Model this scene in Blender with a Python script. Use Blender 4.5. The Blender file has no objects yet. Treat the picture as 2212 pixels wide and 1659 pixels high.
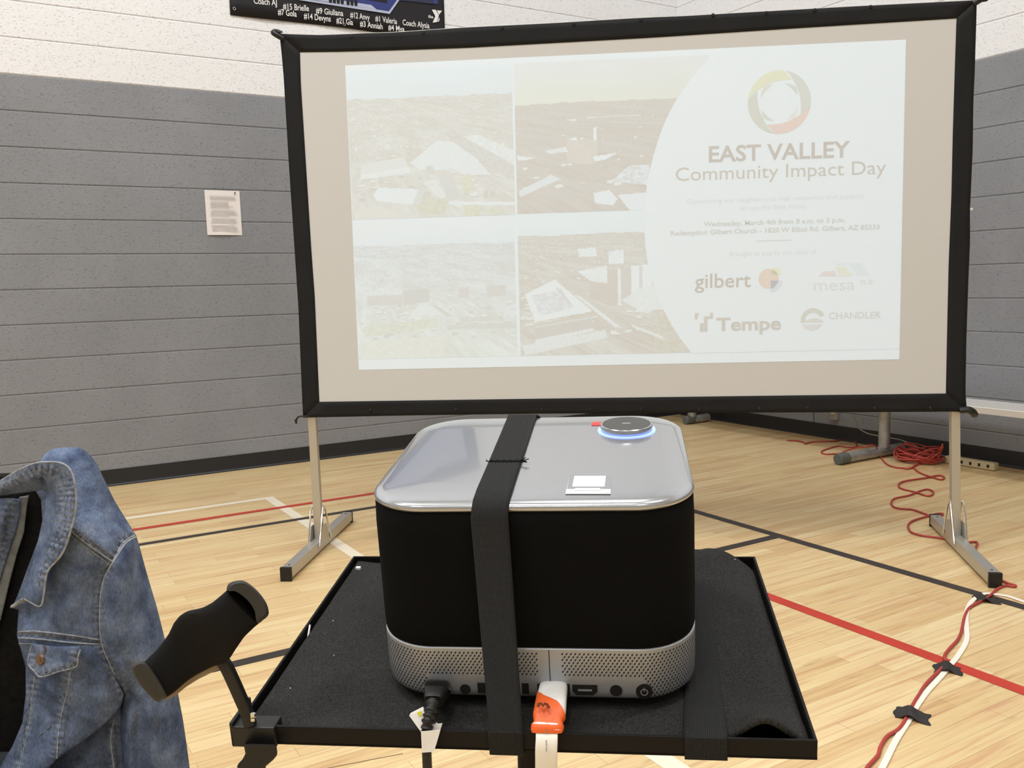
import bpy, bmesh, math, random
import numpy as np
from mathutils import Vector, Matrix, noise
from mathutils.geometry import delaunay_2d_cdt
random.seed(7); rng = np.random.default_rng(7)
S = bpy.context.scene
COL = S.collection
# ------------------------------------------------------------------ camera
FPX, PITCH, ROLL, CAMH = 1930.0, 0.1092, 0.0265, 1.1625
ANG = 0.5402                      # the room is turned by this angle against the camera's heading
WALL_L, WALL_R = 5.9377, 5.2759   # distances of the two walls in the room's own axes (Y and X)
FW = Vector((0, math.cos(PITCH), -math.sin(PITCH)))
RT0 = Vector((1, 0, 0)); DN0 = FW.cross(RT0)
CR = math.cos(ROLL)*RT0 + math.sin(ROLL)*DN0
CD = -math.sin(ROLL)*RT0 + math.cos(ROLL)*DN0
CO = Vector((0, 0, CAMH))
cd = bpy.data.cameras.new('camera'); cam = bpy.data.objects.new('camera', cd); COL.objects.link(cam)
cd.sensor_fit = 'HORIZONTAL'; cd.sensor_width = 36; cd.lens = FPX/2212*36; cd.clip_start = .02; cd.clip_end = 100
M = Matrix.Identity(4)
for i in range(3):
    M[i][0] = CR[i]; M[i][1] = -CD[i]; M[i][2] = -FW[i]; M[i][3] = CO[i]
cam.matrix_world = M
S.camera = cam
# ------------------------------------------------------------------ light and exposure
S.view_settings.view_transform = 'Standard'; S.view_settings.look = 'None'
S.view_settings.gamma = 1; S.view_settings.use_curve_mapping = False
S.view_settings.exposure = 0.0
W = bpy.data.worlds.new('world'); S.world = W; W.use_nodes = True
W.node_tree.nodes['Background'].inputs[0].default_value = (.97, .99, 1, 1)
W.node_tree.nodes['Background'].inputs[1].default_value = 0.02
LAMPS = [(-5.0, 3.0, 1.25), (-1.4, 3.0, 1.3), (2.2, 3.0, .78), (-5.0, -.8, .75), (-1.4, -.8, .75), (2.2, -.8, 1.0), (-5.0, -4.6, .6), (-1.4, -4.6, .6)]
LAMP_W, CEIL = 144, 8.2
UL = Vector((math.cos(ANG), math.sin(ANG), 0)); NL = Vector((-math.sin(ANG), math.cos(ANG), 0))
def room(X, Y, z=0): return UL*X + NL*Y + Vector((0, 0, z))

# ------------------------------------------------------------------ measuring helpers
def ray(x, y):
    x, y = float(x), float(y); return (x-1106)/FPX*CR + (y-829.5)/FPX*CD + FW
def on_z(x, y, z=0.0):
    d = ray(x, y); return CO + d*((z-CAMH)/d.z)
def on_plane(x, y, q, n):
    d = ray(x, y); return CO + d*((q-CO).dot(n)/d.dot(n))
def on_wall(x, y): return on_plane(x, y, NL*WALL_L, NL)
def on_y(x, y, Y): return on_plane(x, y, Vector((0, Y, 0)), Vector((0, 1, 0)))

# ------------------------------------------------------------------ materials
def srgb(r, g, b):
    def f(c):
        c /= 255.0
        return c/12.92 if c <= .04045 else ((c+.055)/1.055)**2.4
    return (f(r), f(g), f(b), 1.0)
class NT:
    def __init__(s, name):
        s.m = bpy.data.materials.new(name); s.m.use_nodes = True; s.t = s.m.node_tree
        s.b = s.t.nodes['Principled BSDF']; s.l = s.t.links
    def n(s, typ, **k):
        x = s.t.nodes.new(typ)
        for a, v in k.items():
            if a.startswith('i_'):
                key = a[2:]; x.inputs[int(key) if key.isdigit() else key.replace('_', ' ')].default_value = v
            else: setattr(x, a, v)
        return x
    def k(s, a, b): s.l.new(a, b)
    def math(s, op, a, b=None):
        x = s.t.nodes.new('ShaderNodeMath'); x.operation = op
        for i, v in enumerate((a, b)):
            if v is None: continue
            if isinstance(v, (int, float)): x.inputs[i].default_value = v
            else: s.k(v, x.inputs[i])
        return x.outputs[0]
    def mix(s, fac, a, b, blend='MIX'):
        x = s.t.nodes.new('ShaderNodeMix'); x.data_type = 'RGBA'; x.blend_type = blend
        for i, v in ((0, fac), (6, a), (7, b)):
            if isinstance(v, (int, float, tuple)): x.inputs[i].default_value = v
            else: s.k(v, x.inputs[i])
        return x.outputs[2]
    def ramp(s, fac, stops):
        x = s.t.nodes.new('ShaderNodeValToRGB'); e = x.color_ramp.elements
        while len(e) < len(stops): e.new(.5)
        for el, (p, c) in zip(e, stops): el.position = p; el.color = c if len(c) == 4 else (*c, 1)
        s.k(fac, x.inputs[0]); return x.outputs[0]
    def coords(s, out='Object'):
        return s.t.nodes.new('ShaderNodeTexCoord').outputs[out]
    def scale(s, vec, sc):
        x = s.t.nodes.new('ShaderNodeMapping'); x.inputs['Scale'].default_value = sc; s.k(vec, x.inputs[0]); return x.outputs[0]
    def bump(s, h, strength=.3, dist=.001, prev=None):
        x = s.t.nodes.new('ShaderNodeBump'); x.inputs['Strength'].default_value = strength; x.inputs['Distance'].default_value = dist
        s.k(h, x.inputs['Height'])
        if prev is not None: s.k(prev, x.inputs['Normal'])
        return x.outputs[0]
def simple(name, c, rough=.5, metal=0, grain=None, var=0, spec=.5, coat=0, emit=None):
    """plain material; grain=(scale, strength, distance) adds bump, var adds tone variation"""
    t = NT(name); b = t.b
    b.inputs['Base Color'].default_value = c; b.inputs['Roughness'].default_value = rough; b.inputs['Metallic'].default_value = metal
    b.inputs['Specular IOR Level'].default_value = spec
    if coat: b.inputs['Coat Weight'].default_value = coat; b.inputs['Coat Roughness'].default_value = .05
    co = t.coords()
    if var:
        nz = t.n('ShaderNodeTexNoise', i_Scale=var[0], i_Detail=4.0); t.k(co, nz.inputs['Vector'])
        lo = tuple(x*(1-var[1]) for x in c[:3])+(1,); hi = tuple(min(1, x*(1+var[1])) for x in c[:3])+(1,)
        t.k(t.ramp(nz.outputs['Fac'], [(.3, lo), (.7, hi)]), b.inputs['Base Color'])
    if grain:
        nz = t.n('ShaderNodeTexNoise', i_Scale=grain[0], i_Detail=3.0); t.k(co, nz.inputs['Vector'])
        t.k(t.bump(nz.outputs['Fac'], grain[1], grain[2]), b.inputs['Normal'])
    if emit: b.inputs['Emission Color'].default_value = emit[0]; b.inputs['Emission Strength'].default_value = emit[1]
    return t.m

def mat_block(name, two_tone=True):
    t = NT(name); co = t.coords()
    sx = t.n('ShaderNodeSeparateXYZ'); t.k(co, sx.inputs[0])
    hx = t.math('ADD', sx.outputs[0], sx.outputs[1])       # along the wall, whichever way it runs
    cb = t.n('ShaderNodeCombineXYZ'); t.k(hx, cb.inputs[0]); t.k(sx.outputs[2], cb.inputs[1])
    br = t.n('ShaderNodeTexBrick', i_Scale=1.0, i_Brick_Width=.4064, i_Row_Height=.2032, i_Mortar_Size=.003, i_Mortar_Smooth=.5, offset=.5)
    t.k(cb.outputs[0], br.inputs['Vector'])
    br.inputs['Color1'].default_value = (0, 0, 0, 1); br.inputs['Color2'].default_value = (1, 1, 1, 1); br.inputs['Mortar'].default_value = (.5, .5, .5, 1)
    grey = t.mix(.03, srgb(137, 139, 144), br.outputs['Color'], 'SOFT_LIGHT')
    white = t.mix(.02, srgb(234, 234, 236), br.outputs['Color'], 'SOFT_LIGHT')
    up = t.math('GREATER_THAN', sx.outputs[2], 12*.2032-.004)
    c = t.mix(up, grey, white)
    nz = t.n('ShaderNodeTexNoise', i_Scale=2.2, i_Detail=3.0); t.k(co, nz.inputs['Vector'])
    c = t.mix(.10, c, t.ramp(nz.outputs['Fac'], [(.35, (.3, .3, .3)), (.65, (.75, .75, .75))]), 'OVERLAY')
    # pits in the block face
    v = t.n('ShaderNodeTexNoise', i_Scale=75.0, i_Detail=2.0); t.k(t.scale(co, (1, 1, 1.6)), v.inputs['Vector'])
    pit = t.ramp(v.outputs['Fac'], [(.28, (0, 0, 0)), (.40, (1, 1, 1))])
    c = t.mix(t.math('MULTIPLY', t.math('SUBTRACT', 1.0, pit), .25), c, (.1, .1, .1, 1), 'MULTIPLY')
    t.k(c, t.b.inputs['Base Color']); t.b.inputs['Roughness'].default_value = .62; t.b.inputs['Specular IOR Level'].default_value = .3
    f = t.n('ShaderNodeTexNoise', i_Scale=160.0, i_Detail=3.0); t.k(co, f.inputs['Vector'])
    b1 = t.bump(f.outputs['Fac'], .45, .004)
    b2 = t.bump(pit, .5, .003, b1)
    b3 = t.bump(t.math('SUBTRACT', 1.0, br.outputs['Fac']), .25, .002, b2)
    t.k(b3, t.b.inputs['Normal']); return t.m

def mat_floor(name):
    t = NT(name); co = t.coords()
    br = t.n('ShaderNodeTexBrick', i_Scale=1.0, i_Brick_Width=.62, i_Row_Height=.0572, i_Mortar_Size=.0009, i_Mortar_Smooth=.1, i_Bias=0.0, offset=.37, offset_frequency=2, squash=1.35, squash_frequency=3)
    t.k(co, br.inputs['Vector'])
    br.inputs['Color1'].default_value = (0, 0, 0, 1); br.inputs['Color2'].default_value = (1, 1, 1, 1); br.inputs['Mortar'].default_value = (.2, .2, .2, 1)
    tone = t.ramp(br.outputs['Color'], [(0, srgb(203, 172, 128)), (.3, srgb(211, 182, 139)), (.65, srgb(216, 188, 146)), (1, srgb(222, 197, 156))])
    st = t.n('ShaderNodeTexNoise', i_Scale=1.0, i_Detail=6.0, i_Roughness=.62, i_Distortion=.4); t.k(t.scale(co, (2.4, 60, 1)), st.inputs['Vector'])
    c = t.mix(.40, tone, t.ramp(st.outputs['Fac'], [(.30, srgb(120, 84, 52)), (.46, srgb(205, 190, 165)), (.7, srgb(240, 232, 215))]), 'OVERLAY')
    w = t.n('ShaderNodeTexNoise', i_Scale=1.0, i_Detail=4.0, i_Roughness=.6); t.k(t.scale(co, (5, 30, 1)), w.inputs['Vector'])
    spots = t.ramp(w.outputs['Fac'], [(.63, (0, 0, 0)), (.78, (1, 1, 1))])
    c = t.mix(t.math('MULTIPLY', spots, .42), c, srgb(120, 80, 46))
    seam = t.math('MULTIPLY', br.outputs['Fac'], .42)
    c = t.mix(seam, c, srgb(120, 86, 52))
    t.k(c, t.b.inputs['Base Color'])
    t.b.inputs['Roughness'].default_value = .34; t.b.inputs['Coat Weight'].default_value = .25; t.b.inputs['Coat Roughness'].default_value = .2
    t.k(t.bump(t.math('SUBTRACT', 1.0, br.outputs['Fac']), .08, .001), t.b.inputs['Normal'])
    return t.m

def mat_denim(name):
    t = NT(name); co = t.coords()
    n1 = t.n('ShaderNodeTexNoise', i_Scale=22.0, i_Detail=5.0, i_Roughness=.62); t.k(co, n1.inputs['Vector'])
    n2 = t.n('ShaderNodeTexNoise', i_Scale=420.0, i_Detail=2.0); t.k(t.scale(co, (1, 1, .45)), n2.inputs['Vector'])
    c = t.ramp(n1.outputs['Fac'], [(.26, srgb(56, 66, 90)), (.44, srgb(85, 97, 122)), (.60, srgb(107, 120, 145)), (.78, srgb(141, 152, 172))])
    c = t.mix(.5, c, t.ramp(n2.outputs['Fac'], [(.35, (.32, .32, .34)), (.65, (.68, .68, .66))]), 'OVERLAY')
    at = t.n('ShaderNodeAttribute', attribute_name='wear')
    n3 = t.n('ShaderNodeTexNoise', i_Scale=150.0, i_Detail=3.0); t.k(co, n3.inputs['Vector'])
    wf = t.math('MULTIPLY', at.outputs['Fac'], t.ramp(n3.outputs['Fac'], [(.35, (0, 0, 0)), (.6, (1, 1, 1))]))
    c = t.mix(t.math('MULTIPLY', wf, .75), c, srgb(150, 158, 170))
    dk = t.math('MULTIPLY', at.outputs['Fac'], t.ramp(n3.outputs['Fac'], [(.3, (1, 1, 1)), (.45, (0, 0, 0))]))
    c = t.mix(t.math('MULTIPLY', dk, .6), c, srgb(40, 46, 62))
    t.k(c, t.b.inputs['Base Color']); t.b.inputs['Roughness'].default_value = .9; t.b.inputs['Specular IOR Level'].default_value = .15
    b1 = t.bump(n2.outputs['Fac'], .5, .0008); t.k(t.bump(n1.outputs['Fac'], .35, .006, b1), t.b.inputs['Normal'])
    return t.m

def mat_mat(name):
    t = NT(name); co = t.coords()
    n = t.n('ShaderNodeTexNoise', i_Scale=900.0, i_Detail=2.0); t.k(co, n.inputs['Vector'])
    v = t.n('ShaderNodeTexVoronoi', i_Scale=110.0); t.k(co, v.inputs['Vector'])
    sp = t.math('MULTIPLY', t.math('LESS_THAN', v.outputs['Distance'], .07), t.math('GREATER_THAN', t.n('ShaderNodeSeparateColor').outputs[0], 2.0))
    sep = [x for x in t.t.nodes if x.bl_idname == 'ShaderNodeSeparateColor'][0]; t.k(v.outputs['Color'], sep.inputs[0])
    thr = [x for x in t.t.nodes if x.bl_idname == 'ShaderNodeMath' and x.operation == 'GREATER_THAN'][0]; thr.inputs[1].default_value = .88
    big = t.n('ShaderNodeTexNoise', i_Scale=18.0, i_Detail=3.0); t.k(co, big.inputs['Vector'])
    c = t.ramp(n.outputs['Fac'], [(.3, srgb(33, 32, 31)), (.7, srgb(60, 59, 57))])
    c = t.mix(.35, c, t.ramp(big.outputs['Fac'], [(.3, (.3, .3, .3)), (.7, (.62, .62, .62))]), 'OVERLAY')
    c = t.mix(sp, c, srgb(200, 195, 185))
    t.k(c, t.b.inputs['Base Color']); t.b.inputs['Roughness'].default_value = .95; t.b.inputs['Specular IOR Level'].default_value = .1
    t.k(t.bump(n.outputs['Fac'], .5, .0008), t.b.inputs['Normal']); return t.m

def mat_elastic(name, along=0):
    """ribbed black elastic; ribs run along the strap, taken from the strap's own u coordinate"""
    t = NT(name); uv = t.coords('UV')
    sx = t.n('ShaderNodeSeparateXYZ'); t.k(uv, sx.inputs[0])
    s = t.math('SINE', t.math('MULTIPLY', sx.outputs[0], 2*math.pi*20))
    n = t.n('ShaderNodeTexNoise', i_Scale=500.0, i_Detail=2.0); t.k(t.coords(), n.inputs['Vector'])
    c = t.ramp(s, [(.0, srgb(33, 33, 33)), (1, srgb(47, 47, 47))])
    c = t.mix(.4, c, t.ramp(n.outputs['Fac'], [(.3, (.35, .35, .35)), (.7, (.65, .65, .65))]), 'OVERLAY')
    t.k(c, t.b.inputs['Base Color']); t.b.inputs['Roughness'].default_value = .85; t.b.inputs['Specular IOR Level'].default_value = .2
    b1 = t.bump(s, .4, .0006); t.k(t.bump(n.outputs['Fac'], .3, .0005, b1), t.b.inputs['Normal']); return t.m

def mat_slide(name):
    """projected picture: screen cloth plus the projector's light falling on it"""
    t = NT(name); a = t.n('ShaderNodeAttribute', attribute_name='light')
    t.b.inputs['Base Color'].default_value = SCREEN_C; t.b.inputs['Roughness'].default_value = .9; t.b.inputs['Specular IOR Level'].default_value = .1
    t.k(a.outputs['Color'], t.b.inputs['Emission Color']); t.b.inputs['Emission Strength'].default_value = 1
    return t.m

SCREEN_C = srgb(205, 205, 204)
MT = dict(
    block=mat_block('painted_block'), floor=mat_floor('maple_strip_floor'),
    red=simple('red_court_paint', srgb(190, 58, 42), .35, var=(8, .08)), blk=simple('black_court_paint', srgb(52, 44, 40), .35, var=(8, .1)),
    wht=simple('white_court_paint', srgb(238, 226, 204), .35, var=(8, .04)), seam=simple('dark_floor_scratch', srgb(120, 90, 62), .5),
    base=simple('black_vinyl_base', srgb(27, 26, 27), .45, grain=(200, .2, .001)), ceil=simple('ceiling_paint', srgb(225, 222, 216), .8),
    wall=simple('back_wall_paint', srgb(190, 186, 180), .8),
    lamp=simple('lamp_diffuser', (1, 1, 1, 1), .5, emit=((1, .93, .84, 1), 1.0)), lampbody=simple('lamp_housing', srgb(210, 210, 210), .4, .6),
    screen=simple('screen_cloth', SCREEN_C, .9, spec=.1), border=simple('black_screen_border', srgb(27, 27, 28), .8, grain=(700, .4, .0008), var=(5, .15), spec=.25),
    alu=simple('brushed_aluminium', srgb(196, 192, 184), .42, .75, grain=(300, .1, .0004)), plast=simple('black_plastic', srgb(24, 23, 22), .45, spec=.4),
    chrome=simple('bright_steel', srgb(215, 212, 205), .2, 1), rubber=simple('grey_rubber', srgb(92, 96, 92), .7),
    galv=simple('galvanised_steel', srgb(168, 168, 166), .45, .6, var=(25, .15)), benchtop=simple('anodised_aluminium', srgb(226, 222, 216), .4, .35),
    paper=simple('white_paper', srgb(232, 226, 224), .8), ink=simple('faded_print', srgb(204, 198, 198), .8), tack=simple('dark_tack', srgb(60, 56, 60), .4),
    ban=simple('black_banner_vinyl', srgb(30, 28, 32), .5, spec=.3), banblue=simple('blue_banner_print', srgb(40, 52, 120), .5), bansil=simple('silver_banner_print', srgb(176, 182, 206), .5),
    banwhite=simple('white_banner_print', srgb(235, 232, 230), .5), bannavy=simple('navy_banner_print', srgb(34, 36, 72), .5),
    cord=simple('red_cord', srgb(172, 62, 54), .5, var=(6, .12)), whitecord=simple('white_cable', srgb(238, 230, 216), .5), greycord=simple('grey_cable', srgb(150, 146, 140), .5),
    tape=simple('black_gaffer_tape', srgb(42, 37, 36), .75, grain=(250, .5, .002)), strip=simple('beige_plastic', srgb(196, 182, 146), .55), dark=simple('dark_recess', srgb(10, 10, 11), .7),
    silver=simple('silver_lacquer', srgb(176, 179, 184), .2, .7, coat=.7), band=simple('silver_band_metal', srgb(168, 170, 174), .45, .45, grain=(900, .15, .0003)),
    fabric=simple('black_speaker_cloth', srgb(15, 15, 15), .95, grain=(1500, .4, .0005), spec=.1), ring=simple('blue_light_ring', (.15, .25, 1, 1), .3, emit=((.30, .42, 1, 1), 1.6)),
    dialtop=simple('dark_dial_top', srgb(70, 70, 68), .5, grain=(600, .3, .0003)), redtab=simple('red_film_tab', srgb(226, 70, 66), .5), sticker=simple('grey_sticker', srgb(142, 144, 148), .35),
    stickpale=simple('pale_sticker_edge', srgb(205, 207, 208), .3), white=simple('white_plastic', srgb(240, 238, 232), .35), orange=simple('orange_rubber', srgb(242, 104, 40), .45),
    orangedk=simple('embossed_mark', srgb(110, 48, 20), .5), cableink=simple('grey_cable_print', srgb(150, 146, 140), .6), tag=simple('white_cable_tag', srgb(240, 238, 236), .4), yellow=simple('yellow_tag_mark', srgb(222, 214, 60), .4),
    traym=simple('black_powder_coat', srgb(19, 17, 16), .6, grain=(900, .25, .0004), spec=.2), matm=mat_mat('black_foam_mat'), elastic=mat_elastic('black_elastic'),
    foam=simple('soft_black_foam', srgb(26, 25, 24), .9, grain=(600, .3, .0006), spec=.15), lip=simple('dark_grey_rubber', srgb(47, 47, 45), .7, grain=(300, .3, .0006)), cork=simple('tan_backing', srgb(150, 132, 108), .8),
    denim=mat_denim('blue_denim'), seamband=simple('grey_seam_band', srgb(96, 97, 102), .9, var=(140, .35), grain=(300, .5, .001)), thread=simple('pale_edge_thread', srgb(150, 154, 160), .8, var=(120, .3)), stitch=simple('grey_stitching', srgb(104, 106, 112), .8, var=(200, .3)), copper=simple('copper_button', srgb(118, 98, 86), .4, .6),
    lining=simple('grey_facing_cloth', srgb(120, 124, 124), .9, grain=(300, .4, .001), var=(60, .25)), chair=simple('black_chair_fabric', srgb(27, 26, 25), .95, grain=(350, .8, .002), spec=.1, var=(80, .3)),
    hook=simple('white_clip', srgb(225, 222, 218), .4), lens=simple('lens_glass', srgb(20, 24, 40), .05),
)
MT['slide'] = mat_slide('projected_light')

# ------------------------------------------------------------------ mesh building
class MB:
    def __init__(s): s.v = []; s.f = []; s.mi = []; s.uv = {}
    def add(s, vs, fs, mi=0):
        o = len(s.v); s.v += [tuple(v) for v in vs]; s.f += [tuple(i+o for i in f) for f in fs]; s.mi += [mi]*len(fs); return o
    def box(s, x0, x1, y0, y1, z0, z1, mi=0, M=None):
        vs = [Vector((x, y, z)) for z in (z0, z1) for y in (y0, y1) for x in (x0, x1)]
        if M is not None: vs = [M @ v for v in vs]
        s.add(vs, [(0, 2, 3, 1), (4, 5, 7, 6), (0, 1, 5, 4), (2, 6, 7, 3), (0, 4, 6, 2), (1, 3, 7, 5)], mi)
    def rings(s, rings, mi=0, caps=True, closed=True):
        n = len(rings[0]); o = len(s.v); vs = [v for r in rings for v in r]; fs = []
        for k in range(len(rings)-1):
            for i in range(n if closed else n-1):
                j = (i+1) % n; fs.append((k*n+i, k*n+j, (k+1)*n+j, (k+1)*n+i))
        if caps: fs.append(tuple(range(n-1, -1, -1))); fs.append(tuple((len(rings)-1)*n+i for i in range(n)))
        s.add(vs, fs, mi)
    def tube(s, path, r, n=8, mi=0, flat=None, up=None, caps=True):
        """round tube along a path; flat=(w,h) makes a flattened section lying across `up`"""
        P = [Vector(p) for p in path]; N = len(P); rs = []
        prev = None
        for i in range(N):
            t = (P[min(i+1, N-1)]-P[max(i-1, 0)])
            if t.length < 1e-9: t = Vector((0, 0, 1))
            t.normalize()
            if up is not None: a = t.cross(Vector(up))
            elif prev is None:
                a = t.cross(Vector((0, 0, 1)));
                if a.length < .05: a = t.cross(Vector((1, 0, 0)))
            else: a = prev-t*prev.dot(t)
            if a.length < 1e-6: a = t.orthogonal()
            a.normalize(); prev = a; b = t.cross(a); rr = r[i] if isinstance(r, (list, tuple)) else r
            w, h = (rr, rr) if flat is None else (flat[0]/2, flat[1]/2)
            ring = []
            for k in range(n):
                q = 2*math.pi*k/n; c, sn = math.cos(q), math.sin(q)
                if flat is not None:      # superellipse, nearly a rounded rectangle
                    c = math.copysign(abs(c)**.45, c); sn = math.copysign(abs(sn)**.45, sn)
                ring.append(P[i]+a*(w*c)+b*(h*sn))
            rs.append(ring)
        s.rings(rs, mi, caps)
    def bar(s, a, b, w, h, up=(0, 0, 1), mi=0):
        """square tube from a to b"""
        a = Vector(a); b = Vector(b); t = (b-a).normalized(); x = t.cross(Vector(up))
        if x.length < 1e-4: x = t.orthogonal()
        x.normalize(); y = x.cross(t)
        q = [(-w/2, -h/2), (w/2, -h/2), (w/2, h/2), (-w/2, h/2)]
        s.rings([[p+x*u+y*v for u, v in q] for p in (a, b)], mi)
    def disc(s, c, nrm, r, h=0, n=24, mi=0, r2=None):
        c = Vector(c); nrm = Vector(nrm).normalized(); a = nrm.orthogonal().normalized(); b = nrm.cross(a)
        r2 = r if r2 is None else r2
        mk = lambda rr, o: [c+nrm*o+a*(rr*math.cos(2*math.pi*k/n))+b*(rr*math.sin(2*math.pi*k/n)) for k in range(n)]
        if h == 0: s.add(mk(r, 0), [tuple(range(n))], mi)
        else: s.rings([mk(r, 0), mk(r2, h)], mi)
    def prism(s, lo, hi, mi=0, mi_side=None):
        n = len(lo); o = s.add(list(lo)+list(hi), [tuple(range(n-1, -1, -1)), tuple(range(n, 2*n))], mi)
        s.f += [(o+i, o+(i+1) % n, o+n+(i+1) % n, o+n+i) for i in range(n)]; s.mi += [mi if mi_side is None else mi_side]*n
    def grid(s, fn, nu, nv, mi=0):
        vs = [fn(u/nu, v/nv) for v in range(nv+1) for u in range(nu+1)]
        s.add(vs, [(v*(nu+1)+u, v*(nu+1)+u+1, (v+1)*(nu+1)+u+1, (v+1)*(nu+1)+u) for v in range(nv) for u in range(nu)], mi)
    def build(s, name, mats, parent=None, smooth=35, bevel=0, rotz=0, solid=0, world=None, recalc=True, weld=False):
        me = bpy.data.meshes.new(name); me.from_pydata(s.v, [], s.f)
        if not isinstance(mats, (list, tuple)): mats = [mats]
        for m in mats: me.materials.append(MT[m] if isinstance(m, str) else m)
        me.polygons.foreach_set('material_index', s.mi)
        if recalc:
            bm = bmesh.new(); bm.from_mesh(me)
            if weld: bmesh.ops.remove_doubles(bm, verts=bm.verts, dist=1e-6)
            bmesh.ops.recalc_face_normals(bm, faces=bm.faces); bm.to_mesh(me); bm.free()
        if smooth:
            me.polygons.foreach_set('use_smooth', [True]*len(me.polygons)); me.set_sharp_from_angle(angle=math.radians(smooth))
        o = bpy.data.objects.new(name, me); COL.objects.link(o)
        if rotz: o.rotation_euler = (0, 0, rotz)
        if world is not None: o.matrix_world = world
        if parent is not None: put(o, parent)
        if solid:
            md = o.modifiers.new('thickness', 'SOLIDIFY'); md.thickness = solid; md.offset = 0
        if bevel:
            md = o.modifiers.new('rounding', 'BEVEL'); md.width = bevel; md.segments = 2; md.limit_method = 'ANGLE'; md.angle_limit = math.radians(40)
        return o
WM = {}
def put(o, parent):
    """parent o, keeping the place it has"""
    wm = o.matrix_basis.copy(); o.parent = parent; o.matrix_parent_inverse = Matrix.Identity(4)
    o.matrix_basis = WMX(parent).inverted() @ wm
def WMX(o):
    m = o.matrix_basis.copy(); p = o.parent
    while p is not None: m = p.matrix_basis @ m; p = p.parent
    return m
def tag(o, label, cat, group=None, kind=None):
    o['label'] = label; o['category'] = cat
    if group: o['group'] = group
    if kind: o['kind'] = kind
    return o
def struct(o, label=None):
    o['kind'] = 'structure'
    if label: o['label'] = label
    return o
def thing(name, label, cat, loc=(0, 0, 0), rotz=0, group=None, matrix=None):
    o = bpy.data.objects.new(name, None); COL.objects.link(o); o.empty_display_size = .05
    if matrix is not None: o.matrix_basis = matrix
    else: o.location = loc; o.rotation_euler = (0, 0, rotz)
    bpy.context.view_layer.update()
    return tag(o, label, cat, group)
def smooth_path(pts, sub=6):
    P = [Vector(p) for p in pts]; out = []
    for i in range(len(P)-1):
        a, b, c, d = P[max(i-1, 0)], P[i], P[i+1], P[min(i+2, len(P)-1)]
        for k in range(sub):
            t = k/sub; out.append(.5*((2*b)+(c-a)*t+(2*a-5*b+4*c-d)*t*t+(3*b-a-3*c+d)*t**3))
    out.append(P[-1]); return out
def text_mesh(body, bold=0.0, shear=0.0, spacing=1.0):
    """lettering as flat faces: (verts, faces) with x from 0 to 1 across the ink, y in units of the same scale"""
    cu = bpy.data.curves.new('lettering', 'FONT'); cu.body = body; cu.size = 1; cu.offset = bold; cu.shear = shear; cu.space_character = spacing
    cu.resolution_u = 3
    ob = bpy.data.objects.new('lettering', cu); COL.objects.link(ob)
    dg = bpy.context.evaluated_depsgraph_get(); me = bpy.data.meshes.new_from_object(ob.evaluated_get(dg))
    vs = [tuple(v.co) for v in me.vertices]; fs = [tuple(p.vertices) for p in me.polygons]
    bpy.data.objects.remove(ob); bpy.data.curves.remove(cu); bpy.data.meshes.remove(me)
    xs = [v[0] for v in vs]
    return vs, fs, min(xs), max(xs)
def letter(mb, body, x0, x1, y0, cap, fn, bold=0.0, mi=0, capref=.70, shear=0.0):
    """lettering between x0 and x1 on the baseline y0 with capital height cap (y grows with cap's sign); fn maps (x, y) to a point"""
    vs, fs, a, b = text_mesh(body, bold, shear)
    k = (x1-x0)/(b-a)
    mb.add([fn(x0+(v[0]-a)*k, y0+v[1]*cap/capref) for v in vs], fs, mi)

# ================================================================== THE SETTING
XMIN, YMIN = -8.5, -7.0
# ---- floor with its painted court lines (one surface)
mb = MB()
mb.add([(XMIN, YMIN, 0), (WALL_R, YMIN, 0), (WALL_R, WALL_L, 0), (XMIN, WALL_L, 0)], [(0, 1, 2, 3)])
def line_x(Y, x0, x1, w, mi, z): mb.add([(x0, Y-w/2, z), (x1, Y-w/2, z), (x1, Y+w/2, z), (x0, Y+w/2, z)], [(0, 1, 2, 3)], mi)
def line_y(X, y0, y1, w, mi, z): mb.add([(X-w/2, y0, z), (X+w/2, y0, z), (X+w/2, y1, z), (X-w/2, y1, z)], [(0, 1, 2, 3)], mi)
line_x(5.0, XMIN, 1.3925, .05, 3, .0006); line_y(1.365, YMIN, 4.975, .055, 3, .0006)
line_x(4.425, XMIN, 3.07, .046, 2, .0009); line_x(4.73, XMIN, 2.43, .046, 1, .0012)
line_y(2.432, -6, 2.75, .052, 1, .0012)
line_x(2.785, XMIN, 3.07, .05, 2, .0009); line_y(3.065, -6, 4.45, .05, 2, .00095)
a1, b1 = on_z(700, 1661), on_z(870, 1628)
tolocal = Matrix.Rotation(-ANG, 4, 'Z')
a1, b1 = tolocal @ a1, tolocal @ b1; pn = Vector((-(b1-a1).y, (b1-a1).x, 0)).normalized()*.0016
mb.add([(p.x, p.y, .0004) for p in (a1-pn, b1-pn, b1+pn, a1+pn)], [(0, 1, 2, 3)], 4)
struct(mb.build('floor', ['floor', 'red', 'blk', 'wht', 'seam'], smooth=0, rotz=ANG, recalc=False), 'pale maple strip gym floor painted with red, black and white court lines')
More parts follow.
